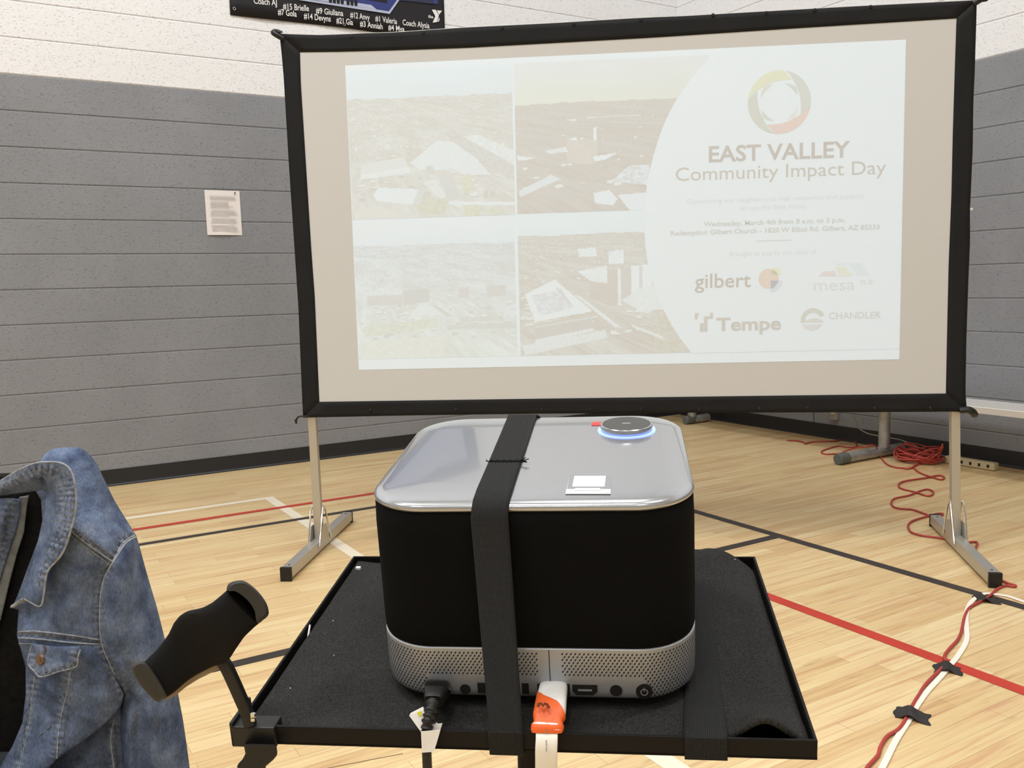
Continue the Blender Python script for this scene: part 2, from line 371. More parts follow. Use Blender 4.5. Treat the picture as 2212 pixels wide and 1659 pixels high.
# ---- block walls: every course joint is a tooled groove
def block_wall(name, x0, x1, axis, dist, label):
    prof = [(0, 0.0)]
    n = int(CEIL/.2032)+1
    for k in range(1, n):
        z = k*.2032
        for dz, dp in ((-.0105, 0), (-.0062, .0040), (.0003, .0042), (.0007, .0020), (.0010, 0)): prof.append((dp, z+dz))
    prof.append((0, CEIL))
    mb = MB(); vs = []; fs = []
    for i, (dp, z) in enumerate(prof):
        for x in (x0, x1): vs.append((x, dist+dp, z) if axis == 'x' else (dist+dp, x, z))
    for i in range(len(prof)-1): fs.append((2*i, 2*i+1, 2*i+3, 2*i+2) if axis == 'x' else (2*i+1, 2*i, 2*i+2, 2*i+3))
    # back of the wall, so that it has thickness
    t = .2
    bk = [(x0, dist+t, 0), (x1, dist+t, 0), (x1, dist+t, CEIL), (x0, dist+t, CEIL)] if axis == 'x' else [(dist+t, x0, 0), (dist+t, x1, 0), (dist+t, x1, CEIL), (dist+t, x0, CEIL)]
    mb.add(vs, fs); mb.add(bk, [(0, 1, 2, 3)])
    return struct(mb.build(name, 'block', smooth=0, rotz=ANG, recalc=False), label)
block_wall('wall_left', XMIN, WALL_R+.1, 'x', WALL_L, 'painted concrete block wall, grey below and white above, on the left')
block_wall('wall_right', YMIN, WALL_L+.1, 'y', WALL_R, 'painted concrete block wall, grey below and white above, behind the bench on the right')
mb = MB(); mb.box(XMIN-.2, WALL_R+.2, YMIN-.2, YMIN, 0, CEIL); struct(mb.build('wall_back', 'wall', smooth=0, rotz=ANG))
mb = MB(); mb.box(XMIN-.2, XMIN, YMIN, WALL_L, 0, CEIL); struct(mb.build('wall_far_left', 'wall', smooth=0, rotz=ANG))
mb = MB(); mb.box(XMIN-.2, WALL_R+.2, YMIN-.2, WALL_L+.2, CEIL, CEIL+.2); struct(mb.build('ceiling', 'ceil', smooth=0, rotz=ANG))
def cove(name, axis, label):
    pr = [(0, .102), (.0045, .102), (.0055, .098), (.0055, .016), (.009, .007), (.019, .002), (.019, 0), (0, 0)]
    mb = MB()
    if axis == 'x': mb.rings([[(x, WALL_L-d, z) for d, z in pr] for x in (XMIN, WALL_R)])
    else: mb.rings([[(WALL_R-d, y, z) for d, z in pr] for y in (YMIN, WALL_L)])
    struct(mb.build(name, 'base', smooth=50, rotz=ANG), label)
cove('baseboard_left', 'x', 'black vinyl cove base along the left wall'); cove('baseboard_right', 'y', 'black vinyl cove base along the right wall')
# ---- ceiling lamps
for i, (X, Y, PWR) in enumerate(LAMPS):
    q = room(X, Y, CEIL)
    t = thing('ceiling_lamp', 'long white gym ceiling lamp, one of those out of view overhead', 'lamp', q, ANG, 'gym ceiling lamps')
    mb = MB(); mb.box(-.65, .65, -.3, .3, -.08, 0); mb.build('lamp_housing', 'lampbody', smooth=0, world=Matrix.Translation(q) @ Matrix.Rotation(ANG, 4, 'Z'), parent=t)
    ld = bpy.data.lights.new('lamp_light', 'AREA'); ld.shape = 'RECTANGLE'; ld.size = 1.25; ld.size_y = .55; ld.energy = LAMP_W*PWR; ld.color = (.93, .97, 1.0)
    lo = bpy.data.objects.new('lamp_light', ld); COL.objects.link(lo); lo.location = q-Vector((0, 0, .085)); lo.rotation_euler = (0, 0, ANG); put(lo, t)
    mb = MB(); mb.box(-.63, .63, -.28, .28, -.0835, -.0805); mb.build('lamp_diffuser', 'lamp', smooth=0, world=Matrix.Translation(q) @ Matrix.Rotation(ANG, 4, 'Z'), parent=t)

# ================================================================== ON THE LEFT WALL
def wall_uv(x, y):
    q = on_wall(x, y); return q.dot(UL), q.z
def wp(off): return lambda s, z: room(s, WALL_L-off, z)
# ---- notice
t = thing('paper_notice', 'white printed sheet of paper pinned on the grey block wall', 'paper', on_wall(482, 508))
(s0, z0), (s1, z1) = wall_uv(441, 411), wall_uv(524, 508.5)
zt, zb = 1.819, 1.537; sa, sb = wall_uv(441, 411)[0], wall_uv(516.7, 412)[0]
mb = MB()
def sheet(u, v):
    b = .0035+.004*math.sin(math.pi*u)*v*v+.002*math.sin(5*u)*v
    return room(sa+(sb-sa)*u+.002*v, WALL_L-b, zt+(zb-zt)*v)
mb.grid(sheet, 8, 10); mb.build('sheet', 'paper', t, solid=.0006, smooth=0)
mb = MB(); f = wp(.0095); z = zt-.035; w = sb-sa
for k in range(26):
    if k in (3, 9, 15, 20): z -= .0088; continue
    l = random.uniform(.5, .8) if 3 < k < 15 else random.uniform(.66, .8)
    x = sa+w*(.12+random.uniform(0, .05)); mb.add([f(x, z), f(x+w*l, z), f(x+w*l, z-.0042), f(x, z-.0042)], [(0, 1, 2, 3)]); z -= .0088
mb.build('printed_lines', 'ink', t, smooth=0)['kind'] = 'stuff'
mb = MB(); c = room(sb-.03, WALL_L-.004, zt-.012); mb.disc(c, -NL, .004, .006, 12); mb.tube([c, c-NL*.006+Vector((0, 0, -.012))], .0022, 6); mb.build('tack', 'tack', t)
# ---- team banner
t = thing('team_banner', 'black and blue team banner with white player names high on the white wall', 'banner', on_wall(728, 45))
b0, b1_ = wall_uv(497, 33), wall_uv(960, 58)
BL, BR, BZ = b0[0], b1_[0], wall_uv(620, 49)[1]
print('banner', BL, BR, [wall_uv(x, y)[1] for x, y in ((498, 35), (620, 49), (769, 67.8))])
mb = MB(); BT = BZ+.98
def bsheet(u, v): return room(BL+(BR-BL)*u, WALL_L-.006-.006*math.sin(3*math.pi*u)**2*(1-v), BZ+(BT-BZ)*v+.012*(1-math.cos(2*math.pi*u))*(1-v)*.5)
mb.grid(bsheet, 30, 12); mb.build('banner_sheet', 'ban', t, solid=.001)
def B(x, y): s, z = wall_uv(x, y); return s, z
f = wp(.0145)
poly = [B(x, y) for x, y in ((560, -16), (647, 0), (837, 29.4), (857, 2))]
top = BT-.12
mb = MB(); pts = [(poly[0][0], poly[0][1]), poly[1], poly[2], poly[3], (B(944, 10)[0], B(944, 10)[1]), (B(944, 10)[0], top), (poly[0][0], top)]
mb.add([f(*p) for p in pts], [tuple(range(len(pts)))], 0)
q = [(poly[0][0]+.06, poly[0][1]+.22), (B(944, 10)[0]-.06, poly[0][1]+.22), (B(944, 10)[0]-.06, top-.05), (poly[0][0]+.06, top-.05)]
mb.add([wp(.0152)(*p) for p in q], [(0, 1, 2, 3)], 1)  # unseen pale panel, added to lighten the banner's reflection in the projector lid
g = wp(.0155)
q = [B(660, -3), B(838, 26), B(858, -2), B(863, -2), B(840, 31.5), B(640, 1)]
mb.add([g(*p) for p in q], [(0, 1, 4, 5), (1, 2, 3, 4)], 1)
q = [B(700, -3), B(800, 12), B(812, 22), B(655, 0)]; mb.add([g(*p) for p in q], [(0, 1, 2, 3)], 1)
q = [B(864, 2), B(935, 10), B(935, -40), B(864, -40)]; mb.add([g(*p) for p in q], [(0, 1, 2, 3)], 2)
q = [B(742, -8), B(834, 8), B(834, -30), B(742, -40)]; h2 = wp(.0162); mb.add([h2(*p) for p in q], [(0, 1, 2, 3)], 3)
mb.build('printed_chevron', ['banblue', 'bansil', 'bannavy', 'ban'], t, smooth=0)
mb = MB(); h2 = wp(.017)
for k, x in enumerate((712, 720.5, 729, 737.5, 750, 758.5, 767)):     # the feet of the cropped headline letters
    cx, cz = B(x, 5+k*1.0+(1 if k > 3 else 0)); pts = []
    for j in range(12):
        an = 2*math.pi*j/12; pts.append(h2(cx+.0115*math.copysign(abs(math.cos(an))**.6, math.cos(an)), cz+.012+.02*math.copysign(abs(math.sin(an))**.6, math.sin(an))))
    mb.add(pts, [tuple(range(12))])
mb.build('headline_letters', 'ban', t, smooth=0)
mb = MB()
line1 = [('Coach AJ', 547, 597, 9, 13.5), ('#15 Brielle', 610, 666, 21, 25.5), ('#9 Giuliana', 681, 740, 30, 36), ('#12 Anvy', 755, 797, 39, 45), ('#1 Valeria', 809, 856, 46.5, 53.5), ('Coach Alysia', 868, 926, 55, 62.5)]
line2 = [('#7 Gola', 599, 639.5, 33, 37.5), ('#14 Devyns', 655, 713, 41.5, 48), ('#21 Gia', 725, 761, 51, 55.5), ('#3 Anniah', 776, 825, 58, 64.5), ('#4 Mya', 837, 872, 66, 70)]
for body, xa, xb, ya, yb in line1+line2:
    p0, p1 = B(xa, ya), B(xb, yb); zz = (p0[1]+p1[1])/2
    slope = (p1[1]-p0[1])/(p1[0]-p0[0])
    letter(mb, body, p0[0], p1[0], 0, .038, lambda x, y, p0=p0, slope=slope: f(x, p0[1]+(x-p0[0])*slope+y), bold=.012)
mb.build('player_names', 'banwhite', t, smooth=0)
mb = MB(); p0, p1 = B(923, 39.5), B(934, 41); letter(mb, 'the', p0[0], p1[0], p0[1], .022, f, bold=.02)
Y = lambda x, y: B(480+x/4.424, y/4.424)
for pl in ([(1995, 98), (2030, 98), (2062, 150), (2045, 215), (2002, 222), (2028, 160)], [(2042, 104), (2092, 108), (2064, 146)], [(2050, 212), (2066, 168), (2068, 196), (2060, 212)]):
    mb.add([f(*Y(*p)) for p in pl], [tuple(range(len(pl)))])
mb.build('letter_emblem', 'banwhite', t, smooth=0)
for x, y in ((505, 20), (742, 54)):
    s, z = B(x, y); mb = MB()
    ring = [room(s+.008*math.cos(q), WALL_L-.0155, z+.008*math.sin(q)) for q in np.linspace(0, 2*math.pi, 13)]; mb.tube(ring, .002, 6, caps=False); mb.build('grommet', 'galv', t)

# ================================================================== THE PROJECTION SCREEN
SA, SB = on_z(688, 1190), on_z(2068, 1185)
SD = (SB-SA).normalized(); SN = Vector((-SD.y, SD.x, 0))        # along the screen, and away from the camera
def scr_uz(x, y):
    v = on_plane(x, y, SA, SN)-SA; return v.dot(SD), v.z
def SP(u, z, off=0.0): return SA+SD*u+Vector((0, 0, z))+SN*off    # off > 0 is behind the cloth
def interp(pl, t):
    """point at parameter t along a polyline measured by its own length"""
    L = [0]
    for a, b in zip(pl, pl[1:]): L.append(L[-1]+math.hypot(b[0]-a[0], b[1]-a[1]))
    d = t*L[-1]
    for i in range(len(pl)-1):
        if d <= L[i+1] or i == len(pl)-2:
            k = (d-L[i])/(L[i+1]-L[i]); return tuple(a+(b-a)*k for a, b in zip(pl[i], pl[i+1]))
px = lambda L: [scr_uz(*p) for p in L]
O_L = px([(604, 73), (608, 110), (613, 165), (624, 350), (637, 545), (645, 665), (653, 860), (655, 902)])
I_L = px([(648, 113), (650, 180), (660, 340), (673, 545), (680, 640), (690, 868)])
I_R = px([(2066, 40), (2062, 160), (2058, 289), (2055, 422), (2049, 572), (2047, 660), (2045, 753), (2043, 850)])
O_R = px([(2109.6, 1), (2108, 60), (2105, 157), (2102, 223), (2100.6, 325), (2097.6, 391.6), (2094.6, 458), (2095, 518), (2091, 614), (2087, 735), (2085, 849), (2088.5, 889)])
O_T = px([(604, 73), (650, 75), (699, 76), (780, 72.5), (858, 70), (1000, 60), (1200, 50), (1380, 39), (1480, 35), (1600, 28), (1850, 14), (2109.6, 1)])
I_T = px([(648, 113), (740, 112), (850, 109), (1000, 104), (1400, 82), (1740, 60), (2066, 40)])
I_B = px([(690, 868), (1100, 862), (1680, 854.5), (2043, 850)])
O_B = px([(655, 902), (900, 897), (1161, 893.5), (1480, 891.5), (1800, 890.5), (2088.5, 889)])
scr = thing('projection_screen', 'wide free-standing projector screen with black border showing a faint event slide', 'projection screen', SP(1.39, 0))
def rip(u, z): return .006*noise.noise(Vector((u*2.2, z*3.1, .3)))
mb = MB()
def lerp2(a, b, t): return (a[0]+(b[0]-a[0])*t, a[1]+(b[1]-a[1])*t)
def surf(u, v):
    # transfinite patch between the four inner edges
    l, r = interp(I_L, v), interp(I_R, v); t_, b_ = interp(I_T, u), interp(I_B, u)
    c = lambda i: (1-v)*t_[i]+v*b_[i]+(1-u)*l[i]+u*r[i]-((1-u)*(1-v)*I_L[0][i]+u*(1-v)*I_R[0][i]+(1-u)*v*I_L[-1][i]+u*v*I_R[-1][i])
    return SP(c(0), c(1), .0)
mb.grid(surf, 40, 24); mb.build('white_surface', 'screen', scr, solid=.001, smooth=0)
mb = MB()
NS = 48
for outer, inner in ((O_L, I_L), (O_R, I_R), (O_T, I_T), (O_B, I_B)):
    def band(u, v, outer=outer, inner=inner):
        a, b = interp(outer, v), interp(inner, v); p = lerp2(a, b, u)
        return SP(p[0], p[1], -.0015+.004*noise.noise(Vector((p[0]*9, p[1]*9, 2.0)))*(1-u)*u*4-.0003*(1-u))
    mb.grid(band, 4, NS)
bord = mb.build('black_border', 'border', scr, solid=.0016)
for x, y in [(1085, 60), (1240, 52), (1384, 43), (1540, 33), (1655, 28), (1760, 22), (1880, 15), (760, 79), (915, 70)]+[(x, 886-(x-700)*.0035) for x in (800, 985, 1170, 1275, 1385, 1510, 1640, 1745, 1890, 2010)]:
    u, z = scr_uz(x, y); mb = MB(); mb.disc(SP(u, z, -.003), -SN, .0075, .0035, 12, r2=.005); mb.build('snap_button', 'plast', bord)
mb = MB()
tp = [SP(interp(O_T, k/30)[0], interp(O_T, k/30)[1]-.008, .022) for k in range(31)]
mb.tube(tp, .015, 8, flat=(.03, .03), up=SN); mb.build('top_rail', 'alu', scr)
mb = MB(); bp = [SP(interp(O_B, k/30)[0], interp(O_B, k/30)[1]+.03, .022) for k in range(31)]; mb.tube(bp, .015, 8, flat=(.03, .03), up=SN); mb.build('bottom_rail', 'alu', scr)
for (xt, yt), base, sgn in (((671.5, 905), SA, 1), ((2066.5, 895), SB, -1)):
    ub, _ = (base-SA).dot(SD), 0
    ut, zt_ = scr_uz(xt, yt)
    k = (ut-ub)/zt_
    mb = MB(); mb.bar(SP(ub, .05, .024), SP(ub+k*2.16, 2.16, .024), .036, .03, up=SN, mi=0); pole = mb.build('screen_pole', 'alu', scr, smooth=0, bevel=.002)
    fa, fb = ((on_z(607, 1256), on_z(744, 1128)) if sgn == 1 else (on_z(2139, 1270), on_z(2010, 1136)))
    dirf = (fb-fa).normalized(); mid = SP(ub, 0, .024)
    la, lb = (fa-mid).dot(dirf), (fb-mid).dot(dirf)
    A_, B_ = mid+dirf*la, mid+dirf*lb
    mb = MB(); mb.bar(A_+Vector((0, 0, .0335)), B_+Vector((0, 0, .0335)), .044, .044)
    foot = mb.build('screen_foot', 'alu', scr, smooth=0, bevel=.002)
    for p in (A_+dirf*.045, B_-dirf*.045):
        mb = MB(); mb.disc(p+Vector((0, 0, .0552)), (0, 0, 1), .005, .001, 10); mb.build('bolt_hole', 'dark', foot)
    for p, s_ in ((A_, -1), (B_, 1)):
        mb = MB(); mb.bar(p-dirf*s_*.012+Vector((0, 0, .029)), p+dirf*s_*.003+Vector((0, 0, .029)), .047, .058); mb.build('end_cap', 'plast', foot, smooth=0, bevel=.002)
    for e in (-1, 1):
        for w in (-1, 1):
            side = dirf.cross(Vector((0, 0, 1)))*.026*w
            mb = MB(); mb.tube([mid+side*.9+Vector((0, 0, .20)), mid+side*1.05+dirf*e*.02+Vector((0, 0, .185)), mid+side+dirf*e*.085+Vector((0, 0, .035))], .0042, 6); mb.build('brace', 'chrome', scr)
    mb = MB()
    for w in (-1, 1):
        side = dirf.cross(Vector((0, 0, 1)))*.0235*w
        lo = [mid+side+dirf*a+Vector((0, 0, z)) for a, z in ((-.07, .028), (.07, .028), (.035, .115), (-.035, .115))]
        mb.prism(lo, [p+dirf.cross(Vector((0, 0, 1)))*.002*w for p in lo])
    mb.build('bracket', 'alu', scr, smooth=0)
def tie(pts, r):
    mb = MB(); mb.tube(smooth_path([SP(*scr_uz(x, y), o) for x, y, o in pts], 4), r, 8); return mb.build('corner_tie', 'plast', scr)
tie([(612, 84, .0), (600, 78, -.012), (592, 72, -.01), (594, 67, .01), (606, 70, .02)], .011)
tie([(2104, 8, .0), (2116, 1, -.012), (2128, -2, -.006), (2131, -6, .015)], .012)
tie([(666, 899, .0), (648, 899, -.012), (642, 906, -.01), (638, 914, .01)], .004); tie([(640, 905, -.012), (642, 914, -.012)], .005)
tie([(2074, 886, .0), (2088, 884, -.012), (2100, 890, -.01), (2107, 896, .01)], .015)
mb = MB(); u, z = scr_uz(2096, 452); mb.disc(SP(u-.006, z, .008), SD, .0065, .018, 12, r2=.005); mb.build('side_clip', 'hook', scr)
# ---- the slide: light cast on the cloth, 1920 x 1080 units across u .222-2.522, z 2.107-.815
U0, U1, Z1, Z0 = .2222, 2.5222, 2.1070, .8148
def SL(x, y, off=-.0022): return SP(U0+(U1-U0)*x/1920, Z1-(Z1-Z0)*y/1080, off)
def z4(X, Y):         # a spot measured on an enlarged view of the picture, in slide units
    u, z = scr_uz(700+X/2.304, 100+Y/2.304); return (u-U0)/(U1-U0)*1920, (Z1-z)/(Z1-Z0)*1080
LIGHT = np.array([.19, .275, .33])
def lit(o, cols=None, c=None):
    me = o.data; at = me.attributes.new('light', 'FLOAT_COLOR', 'FACE')
    n = len(me.polygons)
    a = np.ones((n, 4), np.float32); a[:, :3] = (np.array(cols) if cols is not None else np.tile(c, (n, 1)))*LIGHT
    at.data.foreach_set('color', a.ravel()); return o
mb = MB(); mb.add([SL(0, 0, -.0012), SL(1920, 0, -.0012), SL(1920, 1080, -.0012), SL(0, 1080, -.0012)], [(0, 1, 2, 3)])
slide = lit(mb.build('projected_slide', 'slide', scr, smooth=0, recalc=False), c=(1, 1, 1))
# aerial photographs of the slide, drawn cell by cell
def inside(poly, X, Y):
    r = np.zeros(X.shape, bool); n = len(poly)
    for i in range(n):
        x1, y1 = poly[i]; x2, y2 = poly[(i+1) % n]
        if y1 == y2: continue
        c = ((y1 > Y) != (y2 > Y)) & (X < (x2-x1)*(Y-y1)/(y2-y1)+x1); r ^= c
    return r
def vnoise(X, Y, sx, sy, seed):
    g = np.random.default_rng(seed).random((97, 97)); x = X/sx; y = Y/sy
    i = np.floor(x).astype(int); j = np.floor(y).astype(int); fx = x-i; fy = y-j
    q = lambda a, b: g[a % 97, b % 97]
    return (q(i, j)*(1-fx)+q(i+1, j)*fx)*(1-fy)+(q(i, j+1)*(1-fx)+q(i+1, j+1)*fx)*fy
def photo(x0, y0, x1, y1, hor, sky_t, sky_b, land_far, land_near, contrast, rects, shapes, seed, blocks=300, warm=(1, .97, .9)):
    st = 2.8; nx, ny = int((x1-x0)/st), int((y1-y0)/st)
    xs = x0+(np.arange(nx)+.5)*(x1-x0)/nx; ys = y0+(np.arange(ny)+.5)*(y1-y0)/ny
    X, Y = np.meshgrid(xs, ys); C = np.zeros((ny, nx, 3))
    t = np.clip((Y-y0)/max(hor-y0, 1), 0, 1)[..., None]
    C[:] = np.array(sky_t)*(1-t)+np.array(sky_b)*t
    C += ((vnoise(X, Y, 130, 22, seed)-.5)*.10)[..., None]*(1-t*.5)
    land = Y > hor+(vnoise(X, Y, 40, 9, seed+1)-.5)*7
    dep = np.clip((Y-hor)/(y1-hor), 0, 1)
    k = 1+6*dep                                        # scale grows towards the viewer
    nz = .55*vnoise(X/k*2.2, (Y-hor)/k*5, 6, 4, seed+2)+.45*vnoise(X/k*2.2, (Y-hor)/k*5, 2.5, 2, seed+3)
    nz = .7*nz+.3*(.5+1.6*(vnoise(X/k*2.2, (Y-hor)/k*5, 34, 13, seed+6)-.5))+.25*np.maximum(0, vnoise(X/k*2.2, (Y-hor)/k*5, 8, 5, seed+7)-.72)*4
    base = (np.array(land_far)*(1-dep[..., None])+np.array(land_near)*dep[..., None])+((nz-.5)*contrast)[..., None]
    C[land] = base[land]
    r = np.random.default_rng(seed+9)
    for _ in range(blocks):                            # small roofs, shrinking towards the horizon
        d = r.random()**1.7*.8+.02; yy = hor+d*(y1-hor); xx = r.uniform(x0, x1); s_ = 3+26*d*r.uniform(.4, 1.3); h = s_*r.uniform(.18, .42)
        sk = r.uniform(-.4, .4)*s_; v = r.random(); col = np.array(land_near)*(1-v)+np.array((1, 1, 1))*v if v > rects else np.array(land_near)*r.uniform(.3, .8)
        C[inside([(xx, yy+h*.9), (xx+s_+sk*.4, yy+h*.8), (xx+s_*1.05+sk*.4, yy+h*1.5), (xx+sk*.4, yy+h*1.6)], X, Y)] *= .45
        C[inside([(xx, yy), (xx+s_, yy-.12*h), (xx+s_+sk*.4, yy+h), (xx+sk*.4, yy+h*1.1)], X, Y)] = col*np.array(warm)
    for pl, col, var in shapes:
        m = inside([z4(*p) for p in pl], X, Y)
        C[m] = (np.array(col)+((vnoise(X, Y, 9, 7, seed+4)-.5)*var)[..., None])[m]
    C = np.clip(.24+.76*C, .0, 1.02)
    gx = np.linspace(x0, x1, nx+1); gy = np.linspace(y0, y1, ny+1)
    vs = [SL(x, y, -.0018) for y in gy for x in gx]
    fs = [(j*(nx+1)+i, j*(nx+1)+i+1, (j+1)*(nx+1)+i+1, (j+1)*(nx+1)+i) for j in range(ny) for i in range(nx)]
    mb = MB(); mb.add(vs, fs); return lit(mb.build('aerial_photo', 'slide', slide, smooth=0, recalc=False), cols=C.reshape(-1, 3))
w_ = (1, 1, 1)
P1 = [([(430, 580), (560, 470), (640, 475), (760, 560), (830, 640), (700, 640), (640, 610), (480, 620)], (.86, .88, .86), .12),
      ([(580, 430), (640, 420), (955, 600), (955, 680), (760, 560)], (.36, .38, .36), .3), ([(690, 450), (760, 440), (950, 520), (950, 590)], (.85, .87, .82), .35),
      ([(185, 590), (400, 550), (430, 630), (180, 665)], (.72, .70, .64), .06), ([(185, 640), (425, 600), (430, 630), (180, 665)], (.88, .88, .84), .05),
      ([(245, 740), (270, 705), (470, 710), (440, 790), (260, 770)], (.93, .97, .97), .04), ([(440, 790), (470, 710), (500, 730), (465, 790)], (.45, .52, .52), .05),
      ([(490, 680), (540, 660), (620, 740), (580, 760)], (.8, .8, .76), .2), ([(560, 640), (640, 640), (680, 760), (620, 770)], (.4, .42, .42), .15),
      ([(680, 660), (720, 630), (750, 690), (720, 740), (690, 720)], (.50, .52, .20), .3), ([(460, 800), (520, 750), (620, 780), (600, 830), (500, 840)], (.38, .42, .16), .35),
      ([(690, 790), (740, 765), (790, 800), (770, 850), (700, 840)], (.44, .50, .18), .35), ([(800, 820), (850, 790), (890, 820), (880, 850), (810, 850)], (.45, .5, .25), .35),
      ([(790, 720), (815, 715), (820, 755), (795, 760)], (.2, .24, .2), .1), ([(825, 725), (850, 720), (850, 750), (830, 755)], (.2, .24, .2), .1), ([(505, 600), (540, 590), (550, 630), (515, 635)], (.3, .3, .3), .2),
      ([(620, 772), (955, 775), (955, 790), (620, 790)], (.95, .95, .92), .05), ([(150, 830), (260, 790), (400, 840), (300, 862), (155, 868)], (.7, .62, .5), .1)]
photo(2, 20, 588, 538, 119, (.80, .96, 1.0), (.72, .86, .92), (.40, .38, .32), (.56, .52, .45), .75, .35, P1, 11)
P2 = [([(1210, 470), (1360, 470), (1360, 580), (1290, 590), (1210, 580)], (.42, .30, .20), .12), ([(1215, 465), (1255, 450), (1260, 470)], w_, 0), ([(1340, 405), (1356, 405), (1356, 470), (1340, 470)], (.95, .95, .98), 0),
      ([(1335, 550), (1460, 530), (1400, 565), (1350, 572)], (.98, .98, .98), .05), ([(972, 720), (1130, 640), (1180, 660), (975, 752)], (.72, .76, .82), .08),
      ([(1430, 672), (1510, 600), (1620, 588), (1615, 692)], (.6, .64, .72), .8), ([(1340, 730), (1420, 715), (1460, 760), (1440, 792), (1350, 782)], (.95, .97, 1), .04), ([(1460, 740), (1600, 728), (1600, 815), (1520, 815)], (.9, .93, .98), .08),
      ([(1100, 520), (1200, 500), (1215, 525), (1120, 535)], (.8, .78, .76), .2), ([(960, 545), (1050, 555), (1000, 570), (965, 570)], (.9, .9, .9), .1), ([(1200, 365), (1260, 360), (1250, 375)], (.8, .8, .78), .1),
      ([(1300, 350), (1570, 340), (1575, 346), (1310, 358)], (.72, .7, .66), .3)]
photo(596, 20, 1275, 536, 160, (.82, .78, .78), (.80, .78, .52), (.16, .12, .10), (.10, .06, .05), .5, .8, P2, 23, 230)
P3 = [([(215, 1243), (390, 1238), (390, 1290), (215, 1290)], (.36, .38, .38), .08), ([(395, 1212), (522, 1208), (527, 1268), (398, 1290)], (.26, .30, .32), .08), ([(670, 1203), (722, 1198), (722, 1250), (670, 1252)], (.38, .4, .4), .1),
      ([(810, 1190), (905, 1188), (905, 1242), (812, 1246)], (.36, .38, .38), .15), ([(430, 1330), (480, 1283), (530, 1288), (600, 1335), (480, 1340)], (.86, .88, .84), .08), ([(610, 1385), (980, 1375), (980, 1400), (615, 1412)], (.42, .46, .46), .12),
      ([(690, 1350), (890, 1340), (890, 1365), (690, 1372)], (.45, .5, .48), .3), ([(890, 1310), (980, 1270), (980, 1330), (900, 1368)], (.75, .8, .8), .4), ([(530, 1285), (560, 1290), (640, 1345), (610, 1345)], (.35, .38, .36), .1),
      ([(190, 1400), (420, 1370), (560, 1350), (560, 1400), (195, 1450)], (.62, .64, .40), .35), ([(195, 1470), (600, 1440), (600, 1540), (198, 1560)], (.82, .82, .62), .2)]
photo(2, 541, 583, 1041, 634, (1.0, 1.0, 1.0), (.84, .92, .96), (.46, .55, .62), (.76, .80, .68), .8, .25, P3, 37, 320, (.97, 1, .98))
P4 = [([(1000, 1235), (1170, 1150), (1230, 1200), (1340, 1318), (1050, 1372)], w_, .03), ([(1035, 1240), (1180, 1210), (1243, 1300), (1075, 1342)], (.62, .66, .72), .5), ([(1150, 1200), (1180, 1210), (1243, 1300), (1215, 1280)], (.42, .45, .5), .05),
      ([(1045, 1385), (1338, 1333), (1338, 1440), (1058, 1492)], (.22, .21, .20), .1), ([(1046, 1395), (1338, 1345), (1338, 1352), (1047, 1403)], (.55, .55, .55), 0), ([(1050, 1460), (1338, 1402), (1338, 1418), (1053, 1482)], (.85, .85, .82), .1),
      ([(990, 1490), (1400, 1410), (1410, 1450), (1000, 1540)], (.8, .82, .78), .2), ([(1135, 1150), (1200, 1150), (1520, 1400), (1470, 1430)], (.30, .27, .23), .15), ([(1250, 1240), (1270, 1240), (1480, 1400), (1450, 1400)], (.9, .9, .86), .1),
      ([(1408, 1112), (1462, 1108), (1462, 1290), (1410, 1292)], (.24, .16, .12), .06), ([(1465, 1108), (1526, 1098), (1526, 1262), (1476, 1285)], (.30, .26, .24), .08), ([(1462, 1110), (1478, 1108), (1478, 1285), (1462, 1290)], (.95, .95, .95), .5),
      ([(1528, 1092), (1625, 1086), (1640, 1280), (1530, 1270)], w_, .02), ([(1568, 1095), (1583, 1095), (1583, 1230), (1568, 1230)], (.45, .45, .48), .05), ([(1415, 1020), (1490, 1012), (1490, 1080), (1418, 1085)], (.97, .97, .97), .3),
      ([(1260, 1120), (1410, 1090), (1410, 1180), (1330, 1170)], (.92, .93, .9), .3), ([(1260, 1010), (1350, 1000), (1360, 1045), (1270, 1050)], (.93, .94, .92), .2), ([(1600, 1190), (1660, 1200), (1690, 1310), (1600, 1330), (1480, 1265)], (.9, .9, .88), .2),
      ([(1330, 1170), (1410, 1180), (1410, 1290), (1320, 1250)], (.2, .16, .12), .1), ([(1630, 1310), (1720, 1310), (1830, 1520), (1650, 1520), (1640, 1400)], (.33, .30, .18), .4), ([(1520, 1380), (1680, 1440), (1690, 1460), (1540, 1400)], (.9, .86, .8), .2)]
photo(595, 541, 1215, 1041, 614, (.88, 1.0, 1.0), (.82, .96, 1.0), (.30, .28, .24), (.34, .29, .24), .85, .3, P4, 51, 420)
# white panel with its round edge over the photographs
cpts = [(1267, 20), (1262, 36), (1210, 92), (1159, 160), (1116, 238), (1081, 332), (1058, 420), (1044, 508), (1041, 600), (1047, 686), (1061, 760), (1081, 833), (1109, 894), (1150, 970), (1203, 1043)]
arc = [(p.x, p.y) for p in smooth_path([(x, y, 0) for x, y in cpts], 5)]
mb = MB(); n = len(arc); mb.add([SL(x, y, -.0023) for x, y in arc]+[SL(1400, y, -.0023) for x, y in arc], [(i, i+1, n+i+1, n+i) for i in range(n-1)])
mb.add([SL(*p, -.0023) for p in ((1400, 20), (1918, 20), (1918, 1043), (1400, 1043))], [(0, 1, 2, 3)])
lit(mb.build('title_panel', 'slide', slide, smooth=0, recalc=False), c=(1, 1, 1))
F = lambda x, y: SL(x, y, -.0028)
def words(name, items, c):
    mb = MB()
    for body, x0, x1, y0, cap, bold in items: letter(mb, body, x0, x1, y0, -cap, F, bold)
    return lit(mb.build(name, 'slide', slide, smooth=0, recalc=False), c=c)
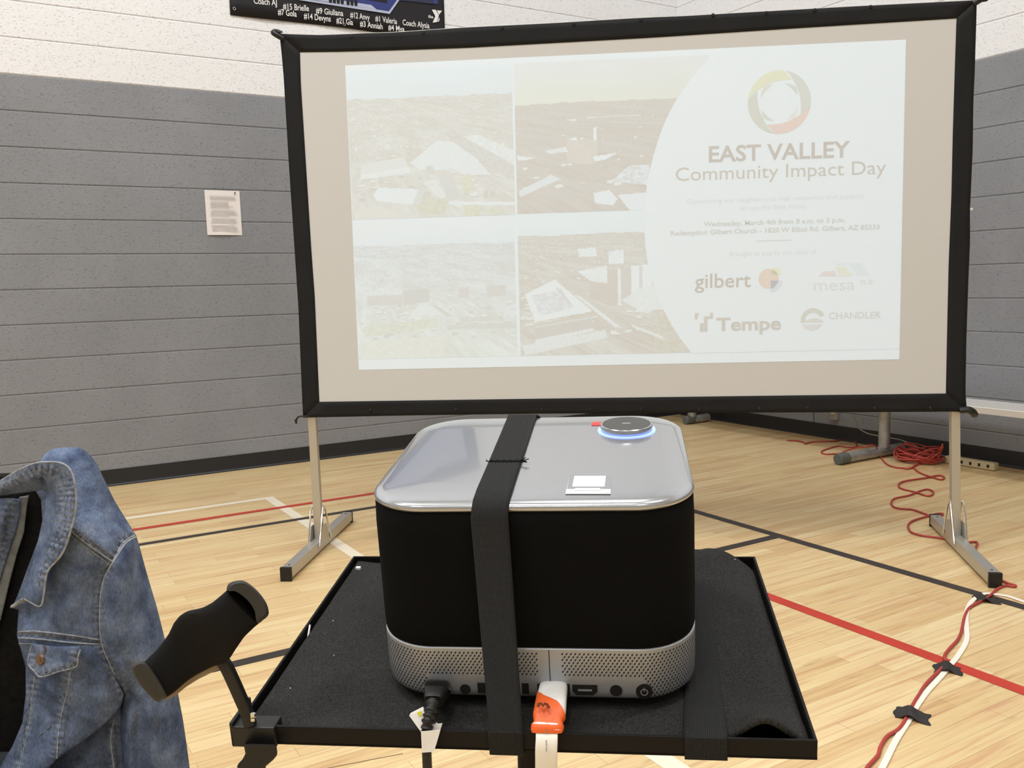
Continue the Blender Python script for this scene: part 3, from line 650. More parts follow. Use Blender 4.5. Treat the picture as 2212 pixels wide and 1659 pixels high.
words('title_lettering', [('EAST VALLEY', 1265, 1741, 380, 53, .02)], (.02, .05, .08))
words('subtitle_lettering', [('Community Impact Day', 1151, 1862, 441, 46, .0)], (.18, .16, .14))
words('tagline_lettering', [('Connecting our neighbors to vital resources and support', 1189, 1790, 520, 15, 0), ('across the East Valley.', 1370, 1602, 548, 15, 0), ('Brought to you by the cities of', 1335, 1633, 706, 15, 0)], (.66, .66, .66))
words('event_lettering', [('Wednesday, March 4th from 8 a.m. to 3 p.m.', 1247, 1728, 600, 16, .02), ('Redemption Gilbert Church - 1820 W Elliot Rd. Gilbert, AZ 85233', 1133, 1844, 628, 16, .02)], (.34, .36, .36))
def shapes(name, items):
    mb = MB(); cols = []
    for pts, c in items: mb.add([F(*p) for p in pts], [tuple(range(len(pts)))]); cols.append(c)
    return lit(mb.build(name, 'slide', slide, smooth=0, recalc=False), cols=cols)
shapes('divider_rule', [([(1424, 655), (1549, 655), (1549, 657.5), (1424, 657.5)], (.5, .5, .5))])
def arcp(cx, cy, r, a0, a1, n=14): return [(cx+r*math.cos(math.radians(a0+(a1-a0)*k/n)), cy-r*math.sin(math.radians(a0+(a1-a0)*k/n))) for k in range(n+1)]
# ring emblem: four blades around an open centre, four small inner blades
items = []; cx, cy, R = 1503, 188, 106
pol = lambda r_, q: (cx+R*r_*math.cos(math.radians(q)), cy-R*r_*math.sin(math.radians(q)))
for a0, c, c2 in ((172, (.82, .76, .30), (.66, .56, .48)), (79, (.42, .50, .44), (.46, .52, .48)), (-8, (.88, .36, .30), (.86, .80, .62)), (-98, (.38, .46, .38), (.44, .50, .44))):
    items.append((arcp(cx, cy, R, a0, a0-90, 18)+[pol(r_, a0-d_) for d_, r_ in ((112, .80), (95, .715), (74, .675), (55, .68), (38, .716), (26, .78), (14, .875), (6, .95))], c))
    items.append(([pol(r_, a0-38+d_) for d_, r_ in ((33, .615), (14, .66), (0, .70), (-10, .655), (-24, .60), (-10, .575), (8, .57), (22, .585))], c2))
shapes('ring_emblem', items)
mb_items = [(arcp(1470, 788, 35, 0, 360, 28)[:-1], (.93, .45, .30)), (arcp(1497, 765, 16, -60, 200, 14), (1.0, .84, .38)), ([(1477, 795)]+[(1518, 795)]+arcp(1477, 795, 41, 0, -90, 10), (.62, .66, .80)), ([(1477, 795), (1499, 795), (1499, 806), (1488, 822), (1477, 822)], (.55, .42, .42))]
shapes('round_emblem', mb_items)
words('city_lettering', [('gilbert', 1215, 1409, 814, 50, .008)], (.06, .06, .06))
shapes('mountain_emblem', [([(1640, 783), (1658, 768), (1694, 767), (1702, 785)], (.90, .55, .55)), ([(1698, 754), (1732, 752), (1760, 785), (1710, 786)], (.95, .84, .60)), ([(1740, 742), (1782, 742), (1815, 784), (1772, 785)], (.80, .88, .92)), ([(1698, 742), (1738, 742), (1735, 746), (1704, 747)], (.8, .85, .85))])
words('city_lettering', [('mesa', 1625, 1764, 834, 40, -.005), ('az', 1782, 1828, 815, 22, -.012)], (.66, .60, .60))
shapes('stepped_emblem', [([(1215, 902), (1230, 902), (1226, 911), (1224, 924), (1215, 924)], (.3, .3, .3)), ([(1232, 938), (1246, 938), (1246, 968), (1232, 968)], (.3, .3, .3)), ([(1246, 914), (1268, 914), (1268, 901), (1278, 901), (1278, 923), (1259, 924), (1259, 968), (1247, 968)], (.3, .3, .3))])
words('city_lettering', [('Tempe', 1290, 1514, 966, 45, .028)], (.24, .25, .25))
fan = [(arcp(1623, 936, 42, 20, 195, 24)+arcp(1623, 936, 26, 190, 25, 18), (.40, .46, .40))]
fan += [([(1586+k*10.6, 951), (1593+k*10.6, 951), (1600+k*6.4, 968+2.6*(3-abs(k-3.2))), (1596+k*6.4, 968+2.6*(3-abs(k-3.2)))], (.55, .50, .48)) for k in range(7)]
fan += [([(1590, 944), (1606, 934), (1620, 930), (1636, 929), (1656, 938), (1660, 946)], (.62, .56, .54))]
shapes('field_emblem', fan)
words('city_lettering', [('CHANDLER', 1677, 1854, 934, 23, .015)], (.48, .48, .46))

# ================================================================== BENCH, CORDS AND TAPE
BX0, BX1, BZT = 4.83, 5.13, .415
t = thing('team_bench', 'low grey aluminium bench along the right wall behind the screen', 'bench', room(5.0, 3.4), ANG)
mb = MB(); pr = [(BX0, BZT-.038), (BX0, BZT-.004)]
for k in range(5):
    a = BX0+.004+k*(BX1-BX0-.008)/5; b = a+(BX1-BX0-.008)/5
    pr += [(a, BZT), (b-.008, BZT), (b-.006, BZT-.004), (b-.002, BZT-.004)]
pr += [(BX1, BZT-.004), (BX1, BZT-.038), (BX1-.004, BZT-.038), (BX1-.004, BZT-.007), (BX0+.004, BZT-.007), (BX0+.004, BZT-.038)]
mb.rings([[(x, y, z) for x, z in pr] for y in (.6, 6.0-.25)]); mb.build('seat_plank', 'benchtop', t, smooth=0, rotz=ANG)
for Yb, fx0 in ((3.66, 4.555), (5.47, 4.93), (1.5, 4.555)):
    mb = MB(); mb.tube([(4.995, Yb, .06), (4.995, Yb, BZT-.03)], .036, 16); mb.build('post', 'galv', t, rotz=ANG)
    mb = MB(); mb.tube([(fx0+.03, Yb, .036), (5.17, Yb, .036)], .033, 16); foot = mb.build('foot_tube', 'galv', t, rotz=ANG)
    mb = MB(); mb.tube([(fx0-.012, Yb, .036), (fx0-.006, Yb, .036), (fx0+.075, Yb, .036)], [.031, .0365, .0365], 16); mb.build('foot_cap', 'rubber', foot, rotz=ANG)
def cable(name, pts, r, mat, label, cat, sub=5, flat=None, up=None, group=None):
    mb = MB(); mb.tube(smooth_path(pts, sub), r, 8, flat=flat, up=up)
    return tag(mb.build(name, mat, smooth=60), label, cat, group)
CR_ = .0048
def fl(L, z=CR_+.0012): return [on_z(p[0], p[1], p[2] if len(p) > 2 else z) for p in L]
left_loop = fl([(1700, 951), (1722, 952), (1737, 956), (1739, 959), (1752, 955), (1785, 953.5), (1809, 952), (1822, 947), (1836, 948), (1847, 954), (1851, 963), (1848, 966), (1830, 966), (1811, 963.5), (1790, 969), (1778, 973), (1774, 977), (1783, 981), (1800, 980.5), (1815, 979)])
over = [on_z(1830, 973, .03), on_z(1850, 968, .06), on_z(1866, 966, .088), on_z(1878, 962, .098), on_z(1890, 963, .088), on_z(1897, 973, .05)]
onward = fl([(1903, 988), (1913, 1000.6), (1928, 1008), (1949, 1011), (1968, 1011)])
pc = on_z(1984, 996); pile = []
for k in range(150):
    an = k*.52+random.uniform(-.08, .08); w = .5+.5*math.sin(k*.23)
    rad = .07+.075*abs(math.sin(k*.171))+random.uniform(-.015, .015)
    q = pc+UL*(rad*.85*math.cos(an))+NL*(rad*1.0*math.sin(an))+UL*.03*math.sin(k*.05)
    pile.append(Vector((q.x, q.y, .008+.085*(k/150)*(.6+.4*math.sin(k*.9))+.012*random.random())))
for px_, py_, hz in ((2018, 975, .06), (2032, 968, .14), (2036, 960, .17), (2034, 972, .1), (2015, 988, .05)): pile.append(on_z(px_, py_, hz))
run = fl([(1990, 1002), (1976, 1006), (1973.6, 1010), (1986.6, 1021), (2010, 1029.7), (2033, 1036), (2040, 1031), (2027, 1027), (1998, 1032.6), (1957.7, 1038.4), (1943, 1044), (1941.8, 1051.4), (1952, 1057), (1978, 1063), (2001, 1071), (2014, 1068.8), (2015.5, 1062), (2004, 1057), (1986.6, 1060.7), (1963.5, 1070), (1934.6, 1076), (1925.9, 1083), (1927.3, 1092), (1940.3, 1098), (1972, 1101), (1995.3, 1109), (2012.7, 1114.5), (2031.5, 1114), (2037, 1110), (2024, 1109.5), (2004, 1115), (1975, 1123.7), (1963.5, 1131), (1962, 1139.6), (1969, 1149.8), (1992.4, 1157), (2024, 1161), (2055, 1166), (2085, 1171.5), (2109.6, 1171), (2108, 1184.5), (2100, 1203), (2112, 1220), (2135.6, 1236.5), (2157, 1249.6), (2177.5, 1260), (2193.5, 1264.5), (2190, 1267), (2172, 1265), (2154.4, 1272), (2142.8, 1283), (2130, 1292), (2117, 1299.5), (2095, 1312), (2084, 1331), (2077, 1363), (2068, 1383), (2050, 1402), (2040, 1418), (2043, 1434), (2021, 1456), (1999, 1479), (1985, 1501), (1973, 1520), (1957, 1552), (1941, 1575), (1916, 1591), (1902, 1613), (1896, 1632), (1874, 1657), (1850, 1695), (1830, 1730)])
cable('extension_cord', left_loop+over+onward+pile+run, CR_, 'cord', 'red extension cord piled by the bench and snaking across the floor', 'cord', 4)
mb = MB(); wl = [(2300, 1325), (2250, 1311), (2212, 1299.5), (2178, 1288), (2152, 1284), (2130, 1282), (2110, 1290), (2094, 1306), (2087, 1331), (2088, 1357), (2089, 1376), (2083, 1395), (2066, 1421), (2049, 1441), (2031, 1463), (2005, 1491), (1990, 1511), (1979, 1527), (1961, 1559), (1935, 1600), (1909.5, 1651), (1880, 1705), (1862, 1745)]
pts = smooth_path([on_z(x, y, .0032) for x, y in wl], 6)
mb.tube(pts, .008, 12, flat=(.0165, .0042), up=(0, 0, 1)); tag(mb.build('flat_cable', 'whitecord', smooth=60), 'flat white cable taped to the floor beside the red cord', 'cable')
def tape(p0, p1, w, label, hump, seed):
    a, b = on_z(*p0), on_z(*p1); d = b-a; L = d.length; d.normalize(); n = Vector((-d.y, d.x, 0)); r = random.Random(seed)
    ph = r.uniform(0, 6)
    def f(u, v):
        q = a+d*(L*u+.004*math.sin(7*v+ph)*(1 if u in (0, 1) else 0))+n*w*(v-.5+.08*math.sin(4*u+ph)+.03*math.sin(11*u))
        h = .0128*math.exp(-((u-hump)/.2)**2)*(1+.15*math.sin(14*v+ph))+.0016+.0015*abs(math.sin(9*u+ph+3*v))*(1 if abs(u-hump) < .35 else .3)
        return q+Vector((0, 0, h))
    mb = MB(); mb.grid(f, 28, 8)
    return tag(mb.build('tape_strip', 'tape', smooth=30, solid=.0008), label, 'tape', 'black tape holding the cables')
tape((2104, 1297), (2154, 1299), .062, 'crumpled black tape over the cables at the end of the screen foot', .4, 1)
tape((2017, 1444), (2077, 1452), .060, 'black tape strip over the cables just before the red court line', .45, 2)
tape((1932, 1541), (2008, 1554), .064, 'black tape strip over the cables nearest the camera', .45, 3)
# power strip and its grey lead
t = thing('power_strip', 'beige power strip lying against the black wall base', 'power strip', room(5.15, 3.15))
mb = MB(); mb.box(5.09, 5.14, 2.985, 3.30, .002, .047); ps = mb.build('strip_body', 'strip', t, smooth=0, rotz=ANG, bevel=.006)
for k in range(5):
    mb = MB(); mb.box(5.0885, 5.0905, 3.015+k*.055, 3.029+k*.055, .016, .034); mb.build('socket', 'dark', ps, smooth=0, rotz=ANG)
def at_X(x, y, X): return on_plane(x, y, UL*X, UL)
cable('power_lead', [at_X(x, y, X) for x, y, X in ((1838, 872, 5.2), (1843, 892, 5.19), (1849, 911, 5.17), (1857, 926, 5.16), (1874, 936, 5.15), (1895, 941, 5.15), (1920, 945.5, 5.14), (1944.6, 950, 5.14), (1969.5, 960, 5.13), (2000.7, 974.6, 5.12), (2021.5, 982, 5.115), (2043, 986, 5.11))], .0045, 'greycord', 'grey power lead drooping behind the bench post to the power strip', 'cable')
cable('thin_lead', [at_X(x, y, 5.2) for x, y in ((1757, 880), (1758, 905), (1761, 922), (1768, 928), (1785, 930), (1805, 931))], .0028, 'plast', 'thin dark lead hanging down the right wall behind the screen bottom', 'cable')
cable('short_lead', [at_X(x, y, 5.2) for x, y in ((1850, 880), (1857, 895), (1862, 906), (1864, 918))], .003, 'greycord', 'short grey lead hanging close beside the drooping power lead', 'cable')
t = thing('wall_outlet', 'small pale outlet box on the right wall above the base', 'outlet', at_X(1806, 900, WALL_R))
q = at_X(1806, 885, WALL_R); lx = q.dot(NL)
mb = MB(); mb.box(WALL_R-.03, WALL_R-.001, lx-.03, lx+.03, q.z-.07, q.z+.04); mb.build('outlet_box', 'greycord', t, smooth=0, rotz=ANG, bevel=.003)
mb = MB(); mb.box(WALL_R-.04, WALL_R-.03, lx-.012, lx+.012, q.z-.03, q.z+.0); mb.build('socket', 'strip', t, smooth=0, rotz=ANG)

# ================================================================== PROJECTOR STAND
TM = Matrix(((.9917, .1259, -.0274, -.0046), (-.1283, .9843, -.1211, .5847), (.0117, .1236, .9923, .8572), (0, 0, 0, 1)))
c0, c1, c2 = (TM.to_3x3().col[i].normalized() for i in range(3)); c1 = (c1-c0*c1.dot(c0)).normalized(); c2 = c0.cross(c1)
for i in range(3): TM[i][0], TM[i][1], TM[i][2] = c0[i], c1[i], c2[i]
def TL(x, y, z): return TM @ Vector((x, y, z))
def on_tray(x, y, z=0.0):
    return TM.inverted() @ on_plane(x, y, TM @ Vector((0, 0, z)), c2)
def tb(mb, name, mats, parent, **k): return mb.build(name, mats, parent, world=TM.copy(), **k)
TW, TD, TH = .403, .2897, .0145
base = TL(.0, .16, 0)
stand = thing('projector_stand', 'black tripod projector stand with a foam-lined tray tilted up at the back', 'projector stand', (base.x, base.y, 0))
mb = MB(); mb.box(-TW/2, TW/2, 0, TD, -TH, -TH+.002); tb(mb, 'tray_plate', 'traym', stand, smooth=0)
mb = MB(); w = .0022
o_ = [(-TW/2, 0), (TW/2, 0), (TW/2, TD), (-TW/2, TD)]; i_ = [(-TW/2+w, w), (TW/2-w, w), (TW/2-w, TD-w), (-TW/2+w, TD-w)]
vs = [(x, y, z) for z in (-TH, 0) for x, y in o_]+[(x, y, z) for z in (-TH, 0) for x, y in i_]
fs = []
for k in range(4):
    j = (k+1) % 4; fs += [(k, j, 4+j, 4+k), (8+k, 12+k, 12+j, 8+j), (4+k, 4+j, 12+j, 12+k), (k, 8+k, 8+j, j)]
mb.add(vs, fs); tb(mb, 'tray_rim', 'traym', stand, smooth=0, bevel=.0006)
def matf(u, v):
    x = -TW/2+.006+(TW-.011)*u; y = .005+(TD-.0095)*v
    # rounded corners
    rc = .028
    cx_ = abs(x)-(TW/2-.0055-rc); cy_ = abs(y-TD/2)-(TD/2-.005-rc)
    if cx_ > 0 and cy_ > 0 and y > TD/2 and x > 0:
        d = math.hypot(cx_, cy_)
        m = max(cx_, cy_)
        if d > 0: s_ = m/d; x = math.copysign(TW/2-.0055-rc+cx_*s_, x); y = TD/2+math.copysign(TD/2-.005-rc+cy_*s_, y-TD/2)
    z = -.0082+.0005*noise.noise(Vector((x*30, y*30, 0)))
    z += .019*math.exp(-((x-.168)/.020)**2-(y/.035)**2)                 # the lifted front edge
    z += .017*math.exp(-((x-.158)/.030)**2-((y-TD)/.045)**2)             # the curled back corner
    z += .003*math.exp(-((x+TW/2)/.02)**2)
    return (x, y, z)
mb = MB(); mb.grid(matf, 90, 66); tb(mb, 'foam_mat', 'matm', stand, smooth=60, solid=.004)
mb = MB()
ptop = TL(.0, .135, -.0145)
q0 = on_tray(664, 1358, -.003); q1 = on_tray(668, 1384, -.010)
mb.tube([(-TW/2+.0045, q0.y, .0005), (-TW/2+.006, q1.y-.004, -.006)], .0008, 6); q0 = on_tray(775, 1233, -.006); mb2 = MB(); mb2.box(q0.x-.0025, q0.x+.002, q0.y-.002, q0.y+.002, -.006, -.002)
tb(mb, 'thread_end', 'paper', stand); tb(mb2, 'paint_chip', 'paper', stand, smooth=0)
mb = MB()
mb.tube([(ptop.x, ptop.y, .30), (ptop.x, ptop.y, ptop.z-.012)], .0165, 20); 
stand_pole = mb.build('pole', 'traym', stand)
mb = MB(); mb.tube([(ptop.x, ptop.y, .30), (ptop.x, ptop.y, .62)], .021, 20); mb.build('outer_tube', 'traym', stand)
mb = MB(); mb.box(-.05, .05, .09, .18, -.0175, -.0145); mb.tube([(.0, .135, -.0175), (.0, .135, -.036)], .026, 20); tb(mb, 'mounting_plate', 'traym', stand)
mb = MB(); mb.tube([(ptop.x, ptop.y, .575), (ptop.x, ptop.y, .635)], .028, 20); mb.build('clamp_collar', 'plast', stand)
mb = MB(); mb.tube([(ptop.x+.028, ptop.y, .605), (ptop.x+.05, ptop.y, .605)], [.006, .012], 10); mb.build('collar_knob', 'plast', stand)
for k in range(3):
    an = math.radians(30+120*k); d = Vector((math.cos(an), math.sin(an), 0))
    mb = MB(); mb.tube([Vector((ptop.x, ptop.y, .56))+d*.03, Vector((ptop.x, ptop.y, .012))+d*.44], .011, 10)
    lg = mb.build('leg', 'traym', stand)
    mb = MB(); p = Vector((ptop.x, ptop.y, 0))+d*.44; mb.tube([p+Vector((0, 0, .001)), p+Vector((0, 0, .035))], [.016, .013], 12); mb.build('rubber_foot', 'plast', lg)
    mb = MB(); mb.tube([Vector((ptop.x, ptop.y, .33))+d*.018, Vector((ptop.x, ptop.y, .28))+d*.238], .006, 8); mb.build('brace', 'traym', stand)
# a small wire loop hanging under the tray beside the pole
mb = MB(); u_ = TL(.053, .03, -.0145)
mb.tube(smooth_path([u_+Vector(v) for v in ((.004, 0, .001), (.002, 0, -.006), (-.004, 0, -.011), (-.012, 0, -.012), (-.018, 0, -.008))], 4), .0011, 6); mb.build('wire_loop', 'plast', stand)

# ================================================================== THE PROJECTOR
PW, PD, PH, PR = .2354, .2245, .1541, .0441
PM = TM @ Matrix.Translation((.0106, .1499, 0)) @ Matrix.Rotation(.0026, 4, 'Z')
def PLc(v): return PM @ Vector(v)
proj = thing('projector', 'silver and black home projector strapped to the tray', 'projector', matrix=PM @ Matrix.Translation((0, 0, -.0055)))
def rrect(w, d, r, n=10):
    out = []
    for cx, cy, a0 in ((w/2-r, d/2-r, 0), (-w/2+r, d/2-r, 90), (-w/2+r, -d/2+r, 180), (w/2-r, -d/2+r, 270)):
        for k in range(n+1):
            q = math.radians(a0+90*k/n); out.append((cx+r*math.cos(q), cy+r*math.sin(q)))
    return out
def stack(levels, n=10):       # levels: (inset, z)
    return [[(x, y, z) for x, y in rrect(PW-2*i, PD-2*i, PR-i, n)] for i, z in levels]
def pb(mb, name, mats, parent, **k): return mb.build(name, mats, parent, world=PM.copy(), **k)
BZ0, BZ1 = .0005, .0425
mb = MB(); mb.rings(stack([(.010, BZ0), (.004, BZ0+.0012), (.0012, BZ0+.004), (.0004, BZ0+.008), (0, .02), (0, BZ1-.0006), (.0008, BZ1)]))
# perforations: slanted slots in staggered rows, all the way round
per = rrect(PW, PD, PR, 40); per.append(per[0])
segs = [(math.hypot(b[0]-a[0], b[1]-a[1]), a, b) for a, b in zip(per, per[1:])]; tot = sum(s_[0] for s_ in segs)
def at_len(L):
    for d, a, b in segs:
        if L <= d or (d, a, b) == segs[-1]:
            t = min(1, L/d) if d > 0 else 0; tx, ty = (b[0]-a[0])/max(d, 1e-9), (b[1]-a[1])/max(d, 1e-9); return (a[0]+(b[0]-a[0])*t, a[1]+(b[1]-a[1])*t), (tx, ty)
        L -= d
step = .0031; N = int(tot/step)
for row in range(15):
    for i in range(N):
        (x, y), (tx, ty) = at_len((i+.5*(row % 2))*step % tot)
        if math.hypot(tx, ty) < .5: continue
        z = .0385-row*.00235
        if y < -PD/2+.004 and abs(x) < PW/2-PR+.006 and row > 7: continue         # plain strip that holds the sockets
        if y < -PD/2+.004 and abs(x-.0115) < .0085: continue                       # plain strip at the joint
        nx, ny = ty, -tx
        pts = []
        for k in range(6):
            q = math.pi*2*k/6; a = .00108*math.cos(q); b = .00056*math.sin(q)
            h = a*.55-b*.83; v = a*.83+b*.55
            pts.append((x+tx*h+nx*.00012, y+ty*h+ny*.00012, z+v))
        mb.add(pts, [tuple(range(6))], 1)
mb.box(.0112, .0118, -PD/2-.00015, -PD/2+.001, BZ0+.004, BZ1-.001, 1)
band = pb(mb, 'base_band', ['band', 'dark'], proj, smooth=40, recalc=False)
mb = MB(); mb.rings(stack([(.0022, BZ1-.001), (.0010, BZ1+.0004), (.0002, BZ1+.003), (0, .06), (0, .13), (.0006, .1445), (.0026, .1470)], 14)); pb(mb, 'cloth_body', 'fabric', proj, smooth=50)
mb = MB(); mb.rings(stack([(.0030, .1455), (.0012, .1464), (.0002, .1476), (0, .1492), (.0008, .1508), (.0030, .1522), (.008, .15315), (.02, PH-.0004), (.04, PH)], 16)); top = pb(mb, 'top_plate', 'silver', proj, smooth=60)
for sx in (-1, 1):
    for sy in (-1, 1):
        mb = MB(); mb.disc((sx*.085, sy*.08, -.006), (0, 0, 1), .009, .0075, 14); pb(mb, 'rubber_foot', 'plast', proj)
mb = MB(); mb.disc((0, PD/2-.001, .09), (0, 1, 0), .028, .004, 28, r2=.026); mb.disc((0, PD/2+.003, .09), (0, 1, 0), .02, .002, 28, mi=1); pb(mb, 'lens', ['plast', 'lens'], proj)
PT = PM @ Vector((0, 0, PH)); 
def on_top(x, y, z=PH): return PM.inverted() @ on_plane(x, y, PM @ Vector((0, 0, z)), PM.to_3x3().col[2])
def on_rear(x, y, off=0): return PM.inverted() @ on_plane(x, y, PM @ Vector((0, -PD/2-off, 0)), PM.to_3x3().col[1])
# dial with its light ring
dc = on_top(1353, 914, PH+.0062); R_ = (on_top(1411, 914, PH+.0062)-on_top(1300, 914, PH+.0062)).length/2
mb = MB(); prof = [(R_*.93, 0), (R_*.99, .0008), (R_*1.02, .0036), (R_*1.0, .0057), (R_*.965, .0063), (R_*.93, .0061)]
mb.rings([[(dc.x+r*math.cos(2*math.pi*k/48), dc.y+r*math.sin(2*math.pi*k/48), PH-.0003+z) for k in range(48)] for r, z in prof], caps=False)
dial = pb(mb, 'dial', 'silver', proj, smooth=40)
mb = MB(); mb.disc((dc.x, dc.y, PH+.0046), (0, 0, 1), R_*.935, .0014, 48); pb(mb, 'dial_top', 'dialtop', dial)
mb = MB(); mb.box(dc.x-.0035, dc.x+.0035, dc.y-.0006, dc.y+.0006, PH+.0059, PH+.0062); pb(mb, 'dial_mark', 'stickpale', dial, smooth=0)
mb = MB()
mb.rings([[(dc.x+r*math.cos(2*math.pi*k/64), dc.y+r*math.sin(2*math.pi*k/64), PH-.0004+z) for k in range(64)] for r, z in ((R_*1.0, .0010), (R_*1.06, .0014), (R_*1.12, .0012), (R_*1.125, 0))], caps=False)
pb(mb, 'light_ring', 'ring', proj, smooth=60)
p1, p2 = on_top(1278, 917), on_top(1300, 921); mb = MB(); mb.box(p1.x, p2.x-.001, p1.y-.004, p1.y+.006, PH-.0002, PH+.0006); pb(mb, 'red_tab', 'redtab', proj, smooth=0)
# stickers; the code square itself stays blank
st = [on_top(*p) for p in ((1231, 1027), (1320, 1027), (1319, 1067), (1221, 1067))]
def lift(P, dz): return [(p.x, p.y, PH+dz) for p in P]
def stick(name, pts, z, mat, parent):
    mb = MB(); mb.prism(lift(pts, z-.0003), lift(pts, z)); return pb(mb, name, mat, parent, smooth=0)
sk = stick('sticker', st, .0001, 'stickpale', proj)
stick('sticker_panel', [on_top(*p) for p in ((1231, 1027), (1320, 1027), (1319.5, 1056), (1225, 1056))], .00025, 'sticker', sk)
stick('blank_square', [on_top(*p) for p in ((1241, 1029), (1309, 1029), (1306, 1052), (1236, 1052))], .0004, 'paper', sk)
cA, cB = on_top(1247, 1057.5), on_top(1291, 1057.5); rr_ = .0011
pill = [Vector((cB.x+rr_*2*math.cos(q), cB.y+rr_*2*math.sin(q), 0)) for q in np.linspace(-math.pi/2, math.pi/2, 9)]+[Vector((cA.x+rr_*2*math.cos(q), cA.y+rr_*2*math.sin(q), 0)) for q in np.linspace(math.pi/2, 1.5*math.pi, 9)]
stick('white_pill', pill, .0004, 'paper', sk)
# sockets in the rear band
def rdisc(name, x, y, dpx, mat, parent, depth=.0012):
    c = on_rear(x, y); r = (on_rear(x+dpx/2, y)-on_rear(x-dpx/2, y)).length/2; mb = MB(); mb.disc((c.x, -PD/2-.0002, c.z), (0, 1, 0), r, depth, 24); return pb(mb, name, mat, parent), c, r
rdisc('round_socket', 1005, 1489, 23, 'dark', band); rdisc('audio_socket', 1331, 1492, 27, 'dark', band)
pw_, c, r = rdisc('power_button', 1391.7, 1494, 36, 'plast', band)
mb = MB(); mb.rings([[(c.x+q*math.cos(2*math.pi*k/24), -PD/2-.0009, c.z+q*math.sin(2*math.pi*k/24)) for k in range(24)] for q in (r*.34, r*.46)], caps=False); mb.box(c.x-.0003, c.x+.0003, -PD/2-.0010, -PD/2-.0008, c.z+.0006, c.z+r*.6)
pb(mb, 'power_symbol', 'sticker', band, smooth=0)
for nm, a, b in (('usb_socket', (1031, 1475), (1058, 1497)), ('usb_socket', (1127, 1476), (1143, 1499)), ('display_socket', (1236, 1479), (1291, 1502))):
    p, q = on_rear(*a), on_rear(*b); mb = MB()
    if nm == 'usb_socket': mb.box(p.x, q.x, -PD/2-.0002, -PD/2+.001, q.z, p.z)
    else:
        k = .003; lo = [(p.x, p.z), (q.x, p.z), (q.x, q.z+k), (q.x-k, q.z), (p.x+k, q.z), (p.x, q.z+k)]
        mb.prism([(x, -PD/2+.001, z) for x, z in lo], [(x, -PD/2-.0003, z) for x, z in lo])
        mb.box(p.x+.004, q.x-.004, -PD/2-.0005, -PD/2-.0002, (p.z+q.z)/2-.0007, (p.z+q.z)/2+.0007, 1)
    pb(mb, nm, ['dark', 'band'], band, smooth=0)
p, q = on_rear(1160, 1476), on_rear(1232, 1504); mb = MB(); mb.box(p.x, q.x, -PD/2-.0004, -PD/2+.001, q.z, p.z); pb(mb, 'display_socket', 'dark', band, smooth=0, bevel=.001)

# ================================================================== ELASTIC STRAPS
def strap(name, secs, label, thick=.0014, sub=1, fuzz=True):
    """secs: (left point, right point) pairs in the tray's own axes, run as a closed ribbon"""
    mb = MB(); rows = []
    L, Rr = [Vector(a) for a, b in secs], [Vector(b) for a, b in secs]
    nU = 8
    for a, b in zip(L, Rr): rows.append([a+(b-a)*(k/nU) for k in range(nU+1)])
    vs = [v for r in rows for v in r]; n = len(rows)
    fs = [(j*(nU+1)+k, j*(nU+1)+k+1, ((j+1) % n)*(nU+1)+k+1, ((j+1) % n)*(nU+1)+k) for j in range(n) for k in range(nU)]
    mb.add(vs, fs); o = mb.build(name, 'elastic', smooth=50, world=TM.copy(), recalc=True, solid=thick)
    uv = o.data.uv_layers.new(name='UVMap')
    for lp in o.data.loops: uv.data[lp.index].uv = ((lp.vertex_index % (nU+1))/nU, (lp.vertex_index//(nU+1))/n)
    return tag(o, label, 'strap', 'elastic straps around the projector tray')
def tp(x, y, z=0.0): return on_tray(x, y, z)
def topt(x, y):
    v = TM.inverted() @ (PM @ on_top(x, y)); return v
z9 = PH+.0012
A1, A2 = topt(1030, 1062), topt(1107, 1062); B1, B2 = topt(1056, 1003), topt(1126, 1003); C1, C2 = topt(1099, 899), topt(1160, 899)
ry = .1499-PD/2
def tz(v, z): return (v.x, v.y, z)
G1, G2 = tp(1055, 1583), tp(1129, 1587)
E1, E2 = (A1.x-.0005, ry-.0016, .1490), (A2.x-.0005, ry-.0016, .1490)
M1, M2 = (A1.x-.001, ry-.004, .1440), (A2.x-.0005, ry-.004, .1440)
fy = -.0012
secs = [((G1.x, fy, .0006), (G2.x, fy, .0006)), ((G1.x+.0005, .0005, .002), (G2.x, .0005, .002)), (M1, M2), (E1, E2),
        ((A1.x, ry+.004, PH-.0003), (A2.x, ry+.004, PH-.0003)), (tz(A1, z9), tz(A2, z9)), (tz(B1, z9+.0004), tz(B2, z9+.0004)), (tz(C1, z9), tz(C2, z9)),
        ((C1.x+.003, .1499+PD/2-.004, PH-.001), (C2.x+.003, .1499+PD/2-.004, PH-.001)), ((C1.x+.003, .1499+PD/2+.0014, .147), (C2.x+.003, .1499+PD/2+.0014, .147)),
        ((C1.x+.004, TD+.0012, 0), (C2.x+.004, TD+.0012, 0)), ((C1.x+.004, TD+.0012, -TH-.001), (C2.x+.004, TD+.0012, -TH-.001)), ((C1.x+.004, TD-.002, -TH-.0042), (C2.x+.004, TD-.002, -TH-.0042)),
        ((G1.x, .002, -TH-.0042), (G2.x, .002, -TH-.0042)), ((G1.x, fy, -TH-.0015), (G2.x, fy, -TH-.0015))]
s1 = strap('elastic_strap', secs, 'black elastic strap looped over the projector and under the tray')
del s1['group']
mb = MB()
w1, w2 = Vector(tz(B1, z9+.0008)), Vector(tz(B2, z9+.0008)); d = (w2-w1)
for k in range(26):
    a = w1+d*(k/25); mb.tube([a+Vector((0, -.0016+.0012*math.sin(k*2.1), .0004)), a+Vector((.0008, .0016+.001*math.sin(k*1.3), .0008))], .00035, 5)
mb.build('stitching', 'fabric', s1, world=TM.copy())
